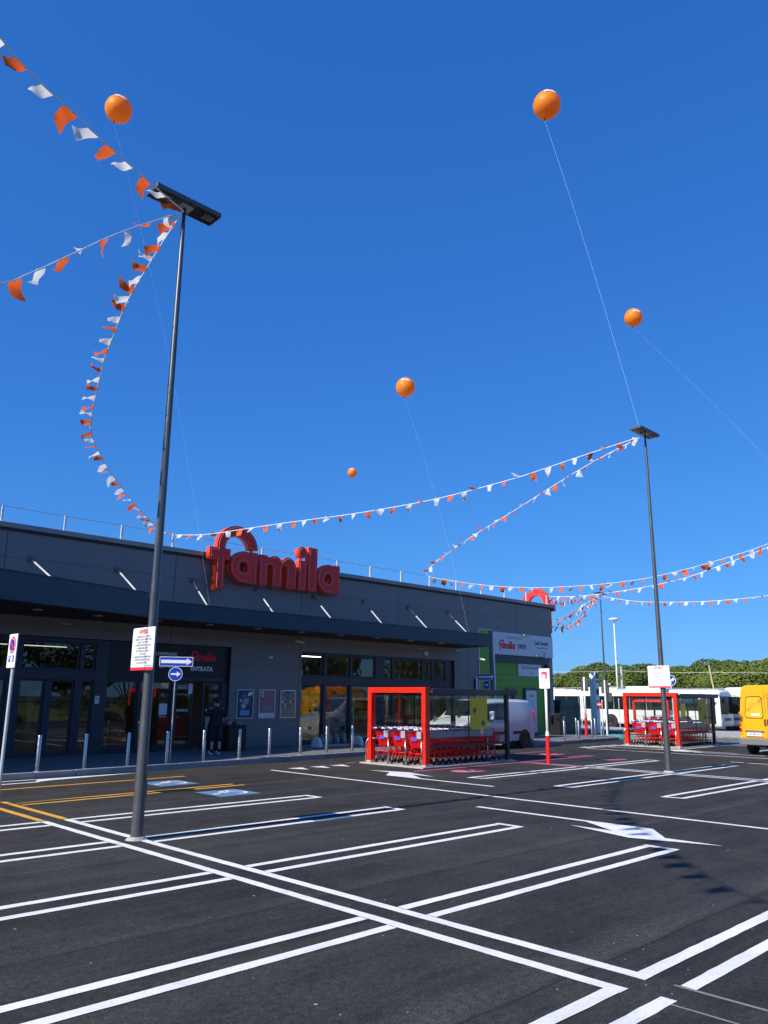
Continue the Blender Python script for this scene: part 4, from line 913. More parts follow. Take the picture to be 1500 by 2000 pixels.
# ------------------------------------------------------------------ trolley shelters
def shelter(ox, oy, label, where, ncarts, L=4.0, Wd=2.45, oz=0.0, sc=1.0):
    t = thing('trolley_shelter', label, 'shelter', (ox, oy, oz)); t.scale = (sc, sc, sc)
    slab = MB().prism([(-.25, -.08), (L + .28, -.08), (L + .28, Wd + .15), (-.25, Wd + .15)], 'Z', 0.006, .05).build('base_slab', M['concrete'], t, bevel=.01)
    e = .155
    MB().box(-.06, .14, 0, e, .05, 2.30).build('front_post', M['frame_red'], t, bevel=.008); MB().box(-.06, .14, Wd - e, Wd, .05, 2.30).build('front_post', M['frame_red'], t, bevel=.008)
    MB().box(-.06, .14, e + .001, Wd - e - .001, 2.14, 2.30).build('front_beam', M['frame_red'], t, bevel=.008)
    MB().box(-.10, .18, -.04, e + .04, .051, .10).build('post_foot', M['concrete'], t); MB().box(-.10, .18, Wd - e - .04, Wd + .04, .051, .10).build('post_foot', M['concrete'], t)
    for x, y in ((L - .1, .02), (L - .1, Wd - .14)):
        MB().box(x, x + .12, y, y + .12, .05, 2.13).build('rear_post', M['dark_frame'], t, bevel=.006); MB().box(x - .06, x + .18, y - .06, y + .18, .051, .075).build('post_foot', M['galv'], t)
    rf = MB().box(.145, L + .30, -.06, Wd + .06, 2.17, 2.20).build('roof_sheet', M['dark_frame'], t)
    MB().box(.143, L + .31, -.10, -.061, 2.09, 2.27).box(.143, L + .31, Wd + .061, Wd + .10, 2.09, 2.27).box(L + .31, L + .35, -.10, Wd + .10, 2.09, 2.27).build('gutter', M['dark_frame'], rf, bevel=.012)
    for y in (.06, Wd - .08):
        MB().box(.145, L - .105, y - .025, y + .025, .57, .64).build('side_rail', M['dark_frame'], t)
        for k in range(2):
            xa = .16 + k * (L - .3) / 2; MB().box(xa, xa + (L - .3) / 2 - .03, y - .005, y + .005, .70, 2.06).build('glass_pane', M['clear_glass'], t)
        for k in range(2):
            xa = .16 + k * (L - .3) / 2 + (L - .3) / 2 - .028; MB().box(xa, xa + .026, y - .012, y + .012, .645, 2.09).build('glazing_bar', M['dark_frame'], t)
    MB().box(L - .05, L - .04, .16, Wd - .16, .30, 2.06).build('glass_pane', M['clear_glass'], t); MB().box(L - .07, L - .02, .145, Wd - .145, .57, .62).build('side_rail', M['dark_frame'], t)
    # poster on the glass of the near side
    ps = MB().box(2.05, 2.90, .038, .046, 1.05, 2.02).build('poster', M['poster_yellow'], t)
    for cx, cz in ((2.27, 1.62), (2.68, 1.24)):
        MB().lathe([(.035, -.001), (.075, -.001), (.075, .001), (.035, .001)], 12, (cx, .036, cz), 'Y').box(cx - .11, cx + .11, .0355, .0375, cz - .012, cz + .012).box(cx - .012, cx + .012, .0355, .0375, cz - .11, cz + .11).build('print_mark', M['text_dark'], ps)
    for k in range(7): MB().box(2.10 + .11 * k, 2.104 + .11 * k, .0355, .0375, 1.1 + (k % 3) * .1, 1.95 - (k % 2) * .2).build('print_mark', M['text_dark'], ps)
    # hoops and rails that keep the rows apart
    rows = [.42, 1.14, 1.86]
    for k, y in enumerate((.10 + .03, .78, 1.50, 2.22)):
        if k in (0, 1, 2):
            MB().box(-.10, L - .75, y - .02, y + .02, .84, 1.02).build('guide_rail', M['cart_grey'], t, bevel=.006)
            MB().box(-.16, -.105, y - .05, y + .12, .83, 1.03).build('rail_end', M['cart_grey'], t)
            MB().tube([(-.08, y, .05), (-.08, y, .84)], .026, 10).build('rail_post', M['steel'], t, smooth=True); MB().tube([(L - 1.0, y, .05), (L - 1.0, y, .84)], .022, 10).build('rail_post', M['steel'], t, smooth=True)
    MB().tube([(-.10, Wd + .02, .05), (-.10, Wd + .02, .62), (-.06, Wd - .02, .72), (.02, Wd - .12, .76), (.1, Wd - .3, .77)], .026, 10).build('bumper_hoop', M['steel'], t, smooth=True)
    for y in (.30, 1.9): MB().tube([(L - .42, y, .05), (L - .42, y, .95), (L - .50, y, 1.08), (L - .65, y, 1.12), (L - 2.0, y, 1.12), (L - 2.1, y, 1.06)], .022, 10).build('hoop', M['steel'], t, smooth=True)
    for r, y in enumerate(rows):
        for k in range(ncarts):
            rn = ('near', 'middle', 'far')[r]
            lb = 'red shopping cart at the open end of the %s row in the %s' % (rn, where) if k == 0 else '%s nested red shopping cart of the %s row in the %s' % (ORD[k], rn, where)
            cc = put_cart(ox + (-.14 + .045 * r + k * .262 + (0 if k == 0 else .03)) * sc, oy + (y + .03) * sc, oz + .05 * sc, rnd.uniform(-.012, .012), lb, 'shopping carts in the ' + where); cc.scale = (sc, sc, sc)
    return t
shelter(17.54, 16.05, 'red framed glass trolley shelter in front of the silver van', 'near shelter', 13)
shelter(33.0, 15.75, 'red framed glass trolley shelter behind the right-hand lamp post', 'far shelter', 12, 3.6, 2.5)
shelter(48.2, 23.6, 'small red trolley shelter seen through the far one, before the buses', 'rearmost shelter', 2, 3.4, 2.95, .10, .82)

# ------------------------------------------------------------------ vehicles
def loft(stations, ring):
    """stations: list of (x, scale params...) already turned into rings of (y,z) half sections from bottom centre to top centre"""
    m = MB(); n = len(ring(stations[0])); full = 2 * n - 2
    for s in stations:
        h = ring(s); pts = [(s[0], y, z) for y, z in h] + [(s[0], -y, z) for y, z in h[-2:0:-1]]
        m.v += pts
    for i in range(len(stations) - 1):
        for k in range(full):
            k2 = (k + 1) % full; m.f.append([i * full + k, i * full + k2, (i + 1) * full + k2, (i + 1) * full + k])
    m.f.append(list(range(full))); m.f.append([(len(stations) - 1) * full + k for k in range(full)][::-1])
    return m
def tyre_rim(parent, x, y, r, wd, side, caps='lens', name='wheel'):
    w_ = bpy.data.objects.new(name, MB().lathe([(r * .58, -wd / 2), (r * .93, -wd / 2), (r, -wd / 2 + .03), (r, wd / 2 - .03), (r * .93, wd / 2), (r * .58, wd / 2)], 28, axis='Y').mesh('tyre', M['rubber'], True)); link(w_, parent); w_.location = (x, y, r)
    w_.data.set_sharp_from_angle(angle=R(40))
    s = side
    MB().lathe([(0, s * (wd / 2 - .045)), (r * .18, s * (wd / 2 - .04)), (r * .22, s * (wd / 2 - .06)), (r * .50, s * (wd / 2 - .03)), (r * .60, s * (wd / 2 - .005))], 28, axis='Y').build('rim', M['galv'], w_, auto=40)
    sl = MB()
    for k in range(8):
        a = 2 * math.pi * k / 8; c, q = math.cos(a), math.sin(a); u = (c * r * .40, q * r * .40)
        sl.ball((u[0], s * (wd / 2 - .035), u[1]), (r * .07, .012, r * .07), 8, 6)
    sl.build('rim_slot', M['black'], w_)
    return w_
# silver van, nose towards -X
van = thing('panel_van', 'silver panel van parked behind the near trolley shelter', 'van', (26.3, 21.05, 0))
# station: x, bottom z, half width at sill, half width belt, half width roof, belt z, roof z
def ring_van(s):
    x, zb, ws, wb, wr, zbelt, zr = s
    return [(0, zb), (ws * .8, zb), (ws, zb + .08), (wb, zb + (zbelt - zb) * .35), (wb, zb + (zbelt - zb) * .75), (wb - .012, zbelt), (wb + (wr - wb) * .45, zbelt + (zr - zbelt) * .45), (wr + .03, zr - max(.02, (zr - zbelt) * .16)), (wr - .10, zr - .02), (0, zr)]
VS = [(-2.50, .38, .55, .60, .50, .70, .80), (-2.42, .28, .80, .84, .70, .86, .98), (-2.25, .24, .92, .95, .82, .98, 1.06), (-1.95, .24, .97, .985, .88, 1.06, 1.15), (-1.55, .24, .98, .99, .84, 1.12, 1.27),
      (-1.48, .24, .98, .99, .83, 1.14, 1.32), (-.72, .24, .98, .99, .80, 1.16, 1.90), (-.55, .24, .98, .99, .80, 1.16, 1.95), (.0, .24, .98, .99, .81, 1.16, 1.985), (1.6, .24, .98, .99, .81, 1.16, 1.98), (2.28, .26, .97, .985, .80, 1.16, 1.95), (2.42, .32, .94, .955, .76, 1.16, 1.88), (2.46, .42, .86, .90, .70, 1.16, 1.74)]
o = loft(VS, ring_van).build('body', M['silver'], van, auto=32)
def vpt(sx, k, off=0.0, side=-1):
    # point on the van skin at station value sx, ring float k
    xs_ = [s[0] for s in VS]; i = max(j for j in range(len(xs_) - 1) if xs_[j] <= sx + 1e-9); f = (sx - xs_[i]) / (xs_[i + 1] - xs_[i])
    ra, rb = ring_van(VS[i]), ring_van(VS[i + 1]); k0 = min(int(k), len(ra) - 2); kf = k - k0
    A = [ra[k0][j] * (1 - kf) + ra[k0 + 1][j] * kf for j in (0, 1)]; B = [rb[k0][j] * (1 - kf) + rb[k0 + 1][j] * kf for j in (0, 1)]
    return Vector((sx, side * ((A[0] * (1 - f) + B[0] * f) + off), A[1] * (1 - f) + B[1] * f))
for sd_ in (-1, 1):
    g = MB(); N = 8
    xs_ = [-1.02 + (0.60 - -1.02) * i / N for i in range(N + 1)]
    v = []
    for x in xs_:
        top = min(6.9, 5.4 + max(0.0, (x + 1.02)) * 6.0); v += [tuple(vpt(x, 5.0, .008, sd_)), tuple(vpt(x, max(5.3, min(6.85, top)), .008, sd_))]
    g.add(v, [(2 * i, 2 * i + 2, 2 * i + 3, 2 * i + 1) for i in range(N)]).build('side_window', M['bus_glass'], van)
    MB().box(-.70, -.58, sd_ * 1.02 - .08, sd_ * 1.02 + .08, 1.12, 1.17).build('mirror_arm', M['black'], van)
    MB().box(-.74, -.60, sd_ * 1.13 - .10, sd_ * 1.13 + .10, 1.17, 1.50).build('mirror', M['silver'], van, bevel=.04)
    for a, b_, zz in ((-.30, .52, 0), (.85, 1.75, 0)): MB().box(a - 1.0 if a < 0 else a, b_, min(sd_ * .985, sd_ * 1.005), max(sd_ * .985, sd_ * 1.005), .58, .70).build('side_moulding', M['black'], van, bevel=.01)
    MB().box(.50, .525, min(sd_ * .98, sd_ * .996), max(sd_ * .98, sd_ * .996), .45, 1.13).box(-1.0, -.985, min(sd_ * .98, sd_ * .996), max(sd_ * .98, sd_ * .996), .45, 1.05).build('door_seam', M['black'], van); MB().box(.30, .46, min(sd_ * .985, sd_ * 1.02), max(sd_ * .985, sd_ * 1.02), .98, 1.02).build('door_handle', M['silver'], van)
    MB().box(2.36, 2.44, min(sd_ * .80, sd_ * .965), max(sd_ * .80, sd_ * .965), .95, 1.50).build('tail_light', M['tail_red'], van, bevel=.02)
    MB().prism([(-2.36, .78), (-1.98, .86), (-1.86, 1.02), (-2.22, .98), (-2.38, .90)], 'Y', min(sd_ * .72, sd_ * .965), max(sd_ * .72, sd_ * .965)).build('headlight', M['lens'], van, bevel=.02)
    for x in (-1.52, 1.66):
        MB().lathe([(.0, sd_ * .93), (.385, sd_ * .93), (.40, sd_ * .998), (.0, sd_ * .995)], 26, (x, 0, .36), 'Y').build('wheel_arch', M['black'], van)
        tyre_rim(van, x, sd_ * .90, .335, .215, sd_)
# windscreen patch
v = []
for i in range(9):
    s = -1 + 2 * i / 8; w0, w1 = .86 * s, .74 * s; bulge = .10 * (1 - s * s)
    v += [(-1.47 - bulge * .9 + .05 * abs(s), w0, 1.325 + .015 - .02 * abs(s)), (-.735 - bulge * .5 + .02, w1, 1.900 + .012)]
MB().add(v, [(2 * i, 2 * i + 2, 2 * i + 3, 2 * i + 1) for i in range(8)]).build('windscreen', M['bus_glass'], van, smooth=True)
MB().box(-2.515, -2.44, -.45, .45, .52, .66).box(-2.46, -2.38, -.5, .5, .74, .86).build('grille', M['black'], van, bevel=.02); MB().box(-2.53, -2.515, -.26, .26, .53, .64).build('number_plate', M['sheet_white'], van)
MB().prism([(-2.47, .25), (-2.2, .22), (2.3, .22), (2.49, .36), (2.49, .46), (2.40, .46)], 'Y', -.86, .86).build('underside', M['black'], van)
MB().box(2.44, 2.50, -.9, .9, .36, .52).build('rear_bumper', M['bumper'], van, bevel=.02)

# yellow van seen from the rear, nose towards +X
yv = thing('panel_van', 'yellow high-roof van seen from behind at the right edge', 'van', (31.75, 11.70, 0))
def ring_y(s):
    x, zb, wb, wr, zr = s
    return [(0, zb), (wb - .06, zb), (wb, zb + .10), (wb + .015, zb + .45), (wb, 1.25), (wb + (wr - wb) * .35, 1.75), (wr + .05, zr - .22), (wr - .02, zr - .07), (wr - .12, zr - .015), (0, zr)]
YS = [(0.0, .46, 1.0, .82, 2.54), (.05, .40, 1.02, .84, 2.58), (.5, .38, 1.03, .85, 2.60), (3.4, .38, 1.03, .85, 2.60), (3.9, .38, 1.02, .80, 2.45), (4.4, .38, 1.0, .72, 1.95), (4.9, .38, .96, .66, 1.45), (5.25, .42, .85, .6, 1.2)]
loft(YS, ring_y).build('body', M['van_yellow'], yv, auto=32)
for s in (1, -1):
    dr = MB().prism([(.012 * s, .62), (.96 * s, .62), (.985 * s, 1.2), (.955 * s, 1.55), (.83 * s, 2.30), (.78 * s, 2.40), (.012 * s, 2.43)], 'X', -.024, -.003).build('rear_door', M['van_yellow'], yv, bevel=.012)
    lo = [(.14 * s, 1.34), (.72 * s, 1.34), (.78 * s, 1.42), (.70 * s, 2.08), (.62 * s, 2.16), (.16 * s, 2.17), (.10 * s, 2.08), (.09 * s, 1.42)]
    MB().prism(lo, 'X', -.032, -.0245).build('window_seal', M['black'], dr, bevel=.004)
    MB().prism([(y * 1.0 - (y - .42 * s) * .07, z - (z - 1.75) * .07) for y, z in lo], 'X', -.037, -.0325).build('window_film', paint('van_yellow_pale', (.82, .46, .03), .3, coat=.5), dr)
    MB().box(-.06, -.026, .05 * s - .025, .05 * s + .025, 1.08, 1.32).build('door_handle', M['black'], dr, bevel=.01)
    for z in (.75, 1.5, 2.1): MB().box(-.045, -.0, s * .955 - .06 * (z > 1.6) * s * 1.2 - .04, s * .955 - .06 * (z > 1.6) * s * 1.2 + .04, z, z + .07).build('hinge', M['van_yellow'], yv, bevel=.01)
    MB().box(-.028, .03, min(s * .925, s * 1.012), max(s * .925, s * 1.012), .80, .97).build('tail_light', M['tail_red'], yv, bevel=.012); MB().box(-.030, .03, min(s * .925, s * 1.014), max(s * .925, s * 1.014), .972, 1.03).build('tail_light', M['tail_amber'], yv, bevel=.012); MB().box(-.028, .03, min(s * .925, s * 1.012), max(s * .925, s * 1.012), 1.032, 1.14).build('tail_light', M['tail_red'], yv, bevel=.012)
    for x in (.75, 4.2): tyre_rim(yv, x, s * .86, .35, .26, s)
MB().box(-.05, .02, .12, .80, .665, .675).box(-.055, -.026, .10, .82, .84, .90).build('plate_lamp', M['bumper'], yv)
pl_ = MB().box(-.042, -.026, .22, .74, .69, .82).build('number_plate', M['sheet_white'], yv); lettering('AZ 958 AY', .105, M['text_dark'], pl_, (-.0435, .48, .755), WEST, sx=.85, bold=.002)
MB().box(-.0375 - .002, -.0375, .22, .55, 1.44, 1.52).build('sticker', M['sheet_white'], yv)
MB().prism([(-1.04, .36), (1.04, .36), (1.05, .58), (1.0, .60), (-1.0, .60), (-1.05, .58)], 'X', -.14, .02).build('rear_bumper', M['bumper'], yv, bevel=.03)
MB().box(.2, 4.8, -.7, .7, .28, .40).box(.3, .42, -.9, .9, .30, .40).build('underside', M['black'], yv); MB().tube([(-.1, .1, .30), (.6, .1, .30)], .035, 8).box(-.02, .06, -.05, .02, .16, .36).build('exhaust', M['black'], yv)

# buses
def bus(x, y, rz, label, L=11.8, H=3.05, pod=True, face='front'):
    t = thing('bus', label, 'bus', (x, y, -.25), rz, group='white buses in the yard'); W = 1.25
    def ring_b(s):
        xx, zb, wd, zr = s
        return [(0, zb), (wd - .1, zb), (wd, zb + .12), (wd, 1.2), (wd - .02, 2.0), (wd - .05, zr - .3), (wd - .16, zr - .08), (wd - .35, zr), (0, zr + .02)]
    ST = [(0, .75, 1.05, H - .25), (.05, .62, 1.18, H - .10), (.25, .50, W, H), (2.4, .32, W, H), (L - .5, .32, W, H), (L - .18, .32, 1.20, H - .04), (L - .02, .36, 1.10, H - .20), (L, .45, 1.0, H - .4)]
    loft(ST, ring_b).build('body', M['bus_white'], t, auto=35)
    for s in (1, -1):
        n = 7; x0 = .45; x1 = L - 1.55
        for k in range(n):
            a = x0 + (x1 - x0) * k / n; b_ = x0 + (x1 - x0) * (k + 1) / n - .03
            MB().prism([(a, 1.45), (b_, 1.45), (b_, 2.52), (a, 2.52)], 'Y', min(s * (W - .035), s * (W + .004)), max(s * (W - .035), s * (W + .004))).build('window', M['bus_glass'], t)
        MB().box(L - 1.45, L - .35, min(s * 1.2, s * (W + .004)), max(s * 1.2, s * (W + .004)), .5 if s < 0 else 1.3, 2.5).build('door', M['bus_glass'], t)
        for wx in (3.0, L - 2.7):
            MB().lathe([(0, s * (W - .05)), (.58, s * (W - .05)), (.60, s * (W + .006)), (0, s * (W + .004))], 24, (wx, 0, .50), 'Y').build('wheel_arch', M['black'], t)
            tyre_rim(t, wx, s * (W - .13), .50, .29, s)
        gr = MB(); 
        for k in range(9): gr.box(.35, 1.7, min(s * W, s * (W + .008)), max(s * W, s * (W + .008)), .72 + k * .075, .755 + k * .075)
        gr.build('engine_grille', M['cart_grey'], t)
        MB().box(2.2, L - .6, min(s * W, s * (W + .004)), max(s * W, s * (W + .004)), .985, 1.0).build('panel_joint', M['bumper'], t)
        MB().tube([(L - .1, s * 1.15, 2.65), (L + .22, s * 1.32, 2.60), (L + .24, s * 1.36, 2.45)], .022, 6).build('mirror_arm', M['black'], t); MB().box(L + .18, L + .30, s * 1.36 - .10, s * 1.36 + .10, 2.0, 2.46).build('mirror', M['black'], t, bevel=.04)
        MB().box(L - .05, L + .015, min(s * .70, s * 1.02), max(s * .70, s * 1.02), .62, .80).build('headlight', M['lens'], t, bevel=.02)
    MB().prism([(-1.08, 1.22), (1.08, 1.22), (1.06, 2.55), (-1.06, 2.55)], 'X', L - .10, L + .012).build('windscreen', M['bus_glass'], t, bevel=.03)
    MB().prism([(-1.04, 2.58), (1.04, 2.58), (.96, 2.80), (-.96, 2.80)], 'X', L - .30, L - .02).build('destination_box', M['bus_glass'], t)
    MB().box(L - .02, L - .012, -.55, .55, 2.65, 2.72).build('destination_text', M['poster_yellow'], t)
    MB().box(L - .04, L + .02, -.6, .6, .75, .95).build('grille', M['bumper'], t)
    MB().prism([(-.95, 1.45), (.95, 1.45), (.9, 2.4), (-.9, 2.4)], 'X', -.012, .1).build('rear_window', M['bus_glass'], t)
    if pod: MB().box(L * .35, L * .62, -.85, .85, H + .01, H + .26).build('roof_unit', M['bus_white'], t, bevel=.08); MB().box(1.2, 3.4, -.8, .8, H + .01, H + .14).build('roof_unit', M['bus_white'], t, bevel=.05)
    return t
bus(61.3, 37.4, R(-90), 'long white bus seen side-on behind the far trolley shelter', 12.0)
bus(66.0, 33.5, R(90), 'white bus behind the long one, nose pointing left, beside the dark totem', 11.0)
bus(72.5, 43.0, R(75), 'white bus furthest left, partly hidden by the building corner', 11.0)
bus(85.6, 36.2, R(203), 'white bus facing the camera just right of the long bus', 11.0, pod=False)
bus(74.0, 29.6, R(203), 'white bus facing the camera behind the yellow van', 11.0, 3.25, pod=False)
# ------------------------------------------------------------------ poles and signs in the background
t = thing('light_mast', 'tall pale mast with a flat round lamp above the buses', 'lamp post', (69.9, 39.2, -.25)); MB().tube([(0, 0, 0), (0, 0, 9.65)], [.10, .045], 12).build('mast', M['white_metal'], t, smooth=True)
MB().lathe([(.05, 9.5), (.12, 9.65), (.5, 9.82), (.52, 9.88), (.3, 9.98), (0, 10.0)], 24).build('lamp_dish', M['white_metal'], t, smooth=True); MB().box(-.05, .25, -.05, .05, 6.0, 6.1).build('floodlight', M['white_metal'], t)
t = thing('concrete_pole', 'thin grey concrete pole beside the mast, carrying wires', 'pole', (74.4, 41.2, -.25)); MB().tube([(0, 0, 0), (0, 0, 5.5)], [.14, .09], 10).build('pole', M['concrete'], t, smooth=True); MB().box(-.6, .6, -.04, .04, 4.55, 4.63).build('crossarm', M['concrete'], t)
t = thing('wooden_pole', 'leaning thin pole in front of the pines, right of the warning board', 'pole', (79.4, 33.6, -.25)); MB().tube([(0, 0, 0), (-.5, .5, 5.6)], [.10, .06], 10).build('pole', M['wood'], t, smooth=True); MB().tube([(-.5, .5, 5.6), (-.62, .62, 7.0)], [.02, .012], 6).build('aerial', M['galv'], t)
t = thing('wooden_pole', 'short pole hidden behind the building corner, carrying wires', 'pole', (66.0, 49.5, -.25)); MB().tube([(0, 0, 0), (0, 0, 4.9)], [.12, .08], 10).build('pole', M['wood'], t, smooth=True)
for z0, z1, nm in ((4.75, 5.1, 'upper'), (3.2, 3.75, 'lower')):
    pts = []
    K = [(66.0, 49.5, z0 - .1), (74.4, 41.2, z0 + .1), (79.1, 33.9, z0 - .05), (92, 15, z0)]
    for a, b_ in zip(K[:-1], K[1:]):
        for i in range(8): u = i / 8; pts.append((a[0] + (b_[0] - a[0]) * u, a[1] + (b_[1] - a[1]) * u, a[2] + (b_[2] - a[2]) * u - .35 * u * (1 - u)))
    o = MB().tube(pts + [K[-1]], .013, 5).build('overhead_wire', M['cord'], None); tag(o, '%s pale wire strung across the pines' % nm, 'wire')
t = thing('price_totem', 'tall white totem with grey panels behind the far bollards', 'sign', (43.2, 25.9, 0))
MB().box(0, .42, -.20, .20, 0, 3.62).build('column', M['sheet_white'], t, bevel=.02)
for z0, z1, c in ((3.22, 3.52, 'text_dark'), (2.98, 3.12, 'bumper'), (1.45, 1.90, 'text_dark')): MB().box(.06, .36, -.216, -.202, z0, z1).build('panel', M[c], t)
MB().box(.02, .40, -.208, -.201, .9, 3.58).build('panel', M['drive_panel'], t); MB().prism(arc(.21, 2.45, .16, .2, 0, 345, 23), 'Y', -.220, -.209).build('emblem', M['text_dark'], t)
t = thing('no_entry_sign', 'small red no-entry sign on a thin pole before the long bus', 'sign', (40.2, 23.7, 0)); pole_part(t, 1.85, .02); MB().prism(dsc(.14, 0, 1.72), 'X', -.05, -.035).build('disc', M['text_red'], t); MB().box(-.053, -.051, -.10, .10, 1.70, 1.745).build('bar', M['sheet_white'], t)
t = thing('sign_pole', 'pale pole carrying a dark sign back beside the totem', 'sign', (38.6, 22.4, 0)); pole_part(t, 3.0, .05, 'white_metal'); MB().box(.06, .08, -.22, .26, 2.3, 2.95).build('board', M['lamp_pole'], t); MB().ball((-.06, -.32, 2.78), .06, 8, 6).build('clamp', M['white_metal'], t)
t = thing('sign_pole', 'dark sign back low beside the far lamp post', 'sign', (46.4, 26.8, .1)); pole_part(t, 2.3, .04, 'lamp_pole'); MB().box(.05, .07, -.32, .10, 1.75, 2.30).build('board', M['lamp_pole'], t)
for i, (x, y, h, lb) in enumerate(((48.9, 27.4, 2.0, 'thin pale post with a white cap before the long bus wheel'), (52.7, 32.6, 2.1, 'thin pale post before the open bus door'), (46.6, 27.3, 1.9, 'thin grey post right of the no-entry sign'), (41.2, 25.6, 2.0, 'thin pale post beside the green container'))):
    t = thing('thin_post', lb, 'post', (x, y, 0)); pole_part(t, h, .03); MB().ball((0, 0, h), .05, 8, 6).build('cap', M['white_metal'], t)
t = thing('waste_container', 'dark green waste container beside the building corner', 'container', (40.3, 26.6, 0)); MB().prism([(-1.0, .12), (1.0, .12), (1.05, 1.55), (.9, 1.95), (-.9, 1.95), (-1.05, 1.55)], 'Y', -.9, .9).build('body', paint('container_green', (.008, .05, .045), .5), t, bevel=.04); MB().box(-1.08, 1.08, -.95, .95, 1.5, 1.56).build('rim', M['black'], t); [MB().lathe([(0, -.04), (.1, -.04), (.1, .04), (0, .04)], 12, (x, y, .1), 'Y').build('wheel', M['rubber'], t) for x in (-.8, .8) for y in (-.7, .7)]
t = thing('waste_bin', 'dark grey bins standing against the right end of the building', 'bin', (36.7, 24.2, .15)); MB().box(-.3, .3, -.3, .3, 0, 1.05).build('body', M['black'], t, bevel=.03); MB().box(.02, .25, -.312, -.302, .15, .95).build('panel', M['cart_grey'], t); MB().box(-.32, .32, -.32, .32, 1.052, 1.10).build('lid', M['dark_frame'], t, bevel=.02); MB().box(.22, .28, -.315, -.303, .2, .9).build('red_stripe', M['pole_red'], t)
# staked young tree behind the far shelter
t = thing('young_tree', 'bare young tree tied to wooden stakes behind the far shelter', 'tree', (53.5, 23.6, .02))
for dx in (-.25, .25): MB().tube([(dx, 0, 0), (dx * .8, 0, 2.0)], .04, 6).build('stake', M['wood'], t)
MB().tube([(-.25, 0, 1.6), (.25, 0, 1.6)], .035, 6).build('stake', M['wood'], t)
tr = MB().tube([(0, .1, 0), (.05, .1, 1.5), (0, .12, 2.4)], [.035, .028, .018], 6); tw = MB()
for i in range(26):
    a = rnd.uniform(0, 6.28); z = rnd.uniform(1.6, 2.5); e = Vector((math.cos(a), math.sin(a), rnd.uniform(.4, 1.2))) * rnd.uniform(.3, .8); tr.tube([(0, .12, z - .2), (e.x * .5, .12 + e.y * .5, z - .2 + e.z * .6), (e.x, .12 + e.y, z + e.z * .8)], [.010, .007, .003], 4)
tr.build('trunk', M['bark'], t)

# ------------------------------------------------------------------ pines and shrubs
def leaves(m, c, r, n, size, rng):
    for _ in range(n):
        while True:
            p = Vector((rng.uniform(-1, 1), rng.uniform(-1, 1), rng.uniform(-1, 1)))
            if .05 < p.length < 1: break
        p = p.normalized() * (p.length ** .35)
        q = Vector((c[0] + p.x * r[0], c[1] + p.y * r[1], c[2] + p.z * r[2]))
        nrm = (Vector((p.x, p.y, p.z + .35)).normalized() + Vector((rng.uniform(-1, 1), rng.uniform(-1, 1), rng.uniform(-1, 1))) * .65).normalized()
        u = nrm.orthogonal().normalized(); v = nrm.cross(u); a = rng.uniform(0, 6.28); u, v = u * math.cos(a) + v * math.sin(a), v * math.cos(a) - u * math.sin(a)
        s = size * rng.uniform(.6, 1.35); b = len(m.v)
        m.v += [tuple(q + u * s), tuple(q + v * s * .55), tuple(q - u * s * .9), tuple(q - v * s * .6)]
        m.f.append([b, b + 1, b + 2, b + 3])
def pine(x, y, H, Wd, label, seed, mat='pine', size=.20, n=1000, flat=.30, trunkh=.45):
    rng = random.Random(seed); t = thing('pine_tree', label, 'tree', (x, y, -.40), group='umbrella pines behind the buses')
    k = MB().tube([(0, 0, 0), (rng.uniform(-.3, .3), rng.uniform(-.3, .3), H * .4), (rng.uniform(-.5, .5), rng.uniform(-.5, .5), H * .72)], [.32, .26, .16], 8)
    m = MB(); lobes = []
    for i in range(17):
        a = rng.uniform(0, 6.28); d = (rng.uniform(0, 1) ** .6) * Wd * .40; zz = H * (.80 - .20 * (d / (Wd * .4)) ** 2 + rng.uniform(-.11, .07)) - (0.10 * H if i % 4 == 0 else 0)
        r = rng.uniform(.11, .25) * Wd; lobes.append((d * math.cos(a), d * math.sin(a), zz, r))
    for i in range(7):
        a = rng.uniform(0, 6.28); d = Wd * rng.uniform(.2, .45); lobes.append((d * math.cos(a), d * math.sin(a), H * rng.uniform(.35, .58), rng.uniform(.12, .18) * Wd))
    for lx, ly, lz, r in lobes:
        leaves(m, (lx, ly, lz), (r, r, min(r * .75, H * .98 - lz if H * .98 - lz > .3 else .3)), int(n * (r / (.19 * Wd)) ** 2), size, rng)
        k.tube([(0, 0, H * .45), (lx * .5, ly * .5, (H * .45 + lz) / 2), (lx, ly, lz)], [.13, .09, .04], 5)
    k.build('trunk', M['bark'], t, smooth=True); m.build('crown', M[mat], t, fix=False); return t
PT = [(106.1, 66.1, 6.6, 9, 'small pine at the left end of the pine row, low beside the building'), (103.0, 61.5, 7.0, 9, 'round pine crown behind the dark totem'), (111.3, 63.2, 6.9, 10, 'pine crown behind the tall pale mast'), (104.1, 55.5, 6.7, 10, 'pine between the mast and the right-hand warning board'), (120.4, 61.1, 7.6, 11, 'pine peeping above the right-hand warning board'),
      (109.7, 53.4, 6.9, 10, 'pine directly right of the warning board'), (116.2, 53.7, 6.9, 10, 'pine right of the blue arrow disc'), (109.9, 48.3, 6.7, 10, 'low pine beside the leaning pole'), (119.9, 50.2, 8.0, 11, 'tall pine just right of the leaning pole'), (113.2, 45.5, 7.7, 10, 'tall bright pine left of the yellow van'), (119.6, 45.6, 7.6, 11, 'pine above the yellow van roof'), (112.9, 40.6, 7.6, 11, 'pine at the right edge of the photo'), (118.4, 40.2, 7.8, 11, 'pine cut by the right edge, behind its neighbour'), (136.7, 61.8, 7.8, 13, 'pine in the back row right of the warning board'), (131.7, 71.8, 7.2, 13, 'pine in the back row behind the mast')]
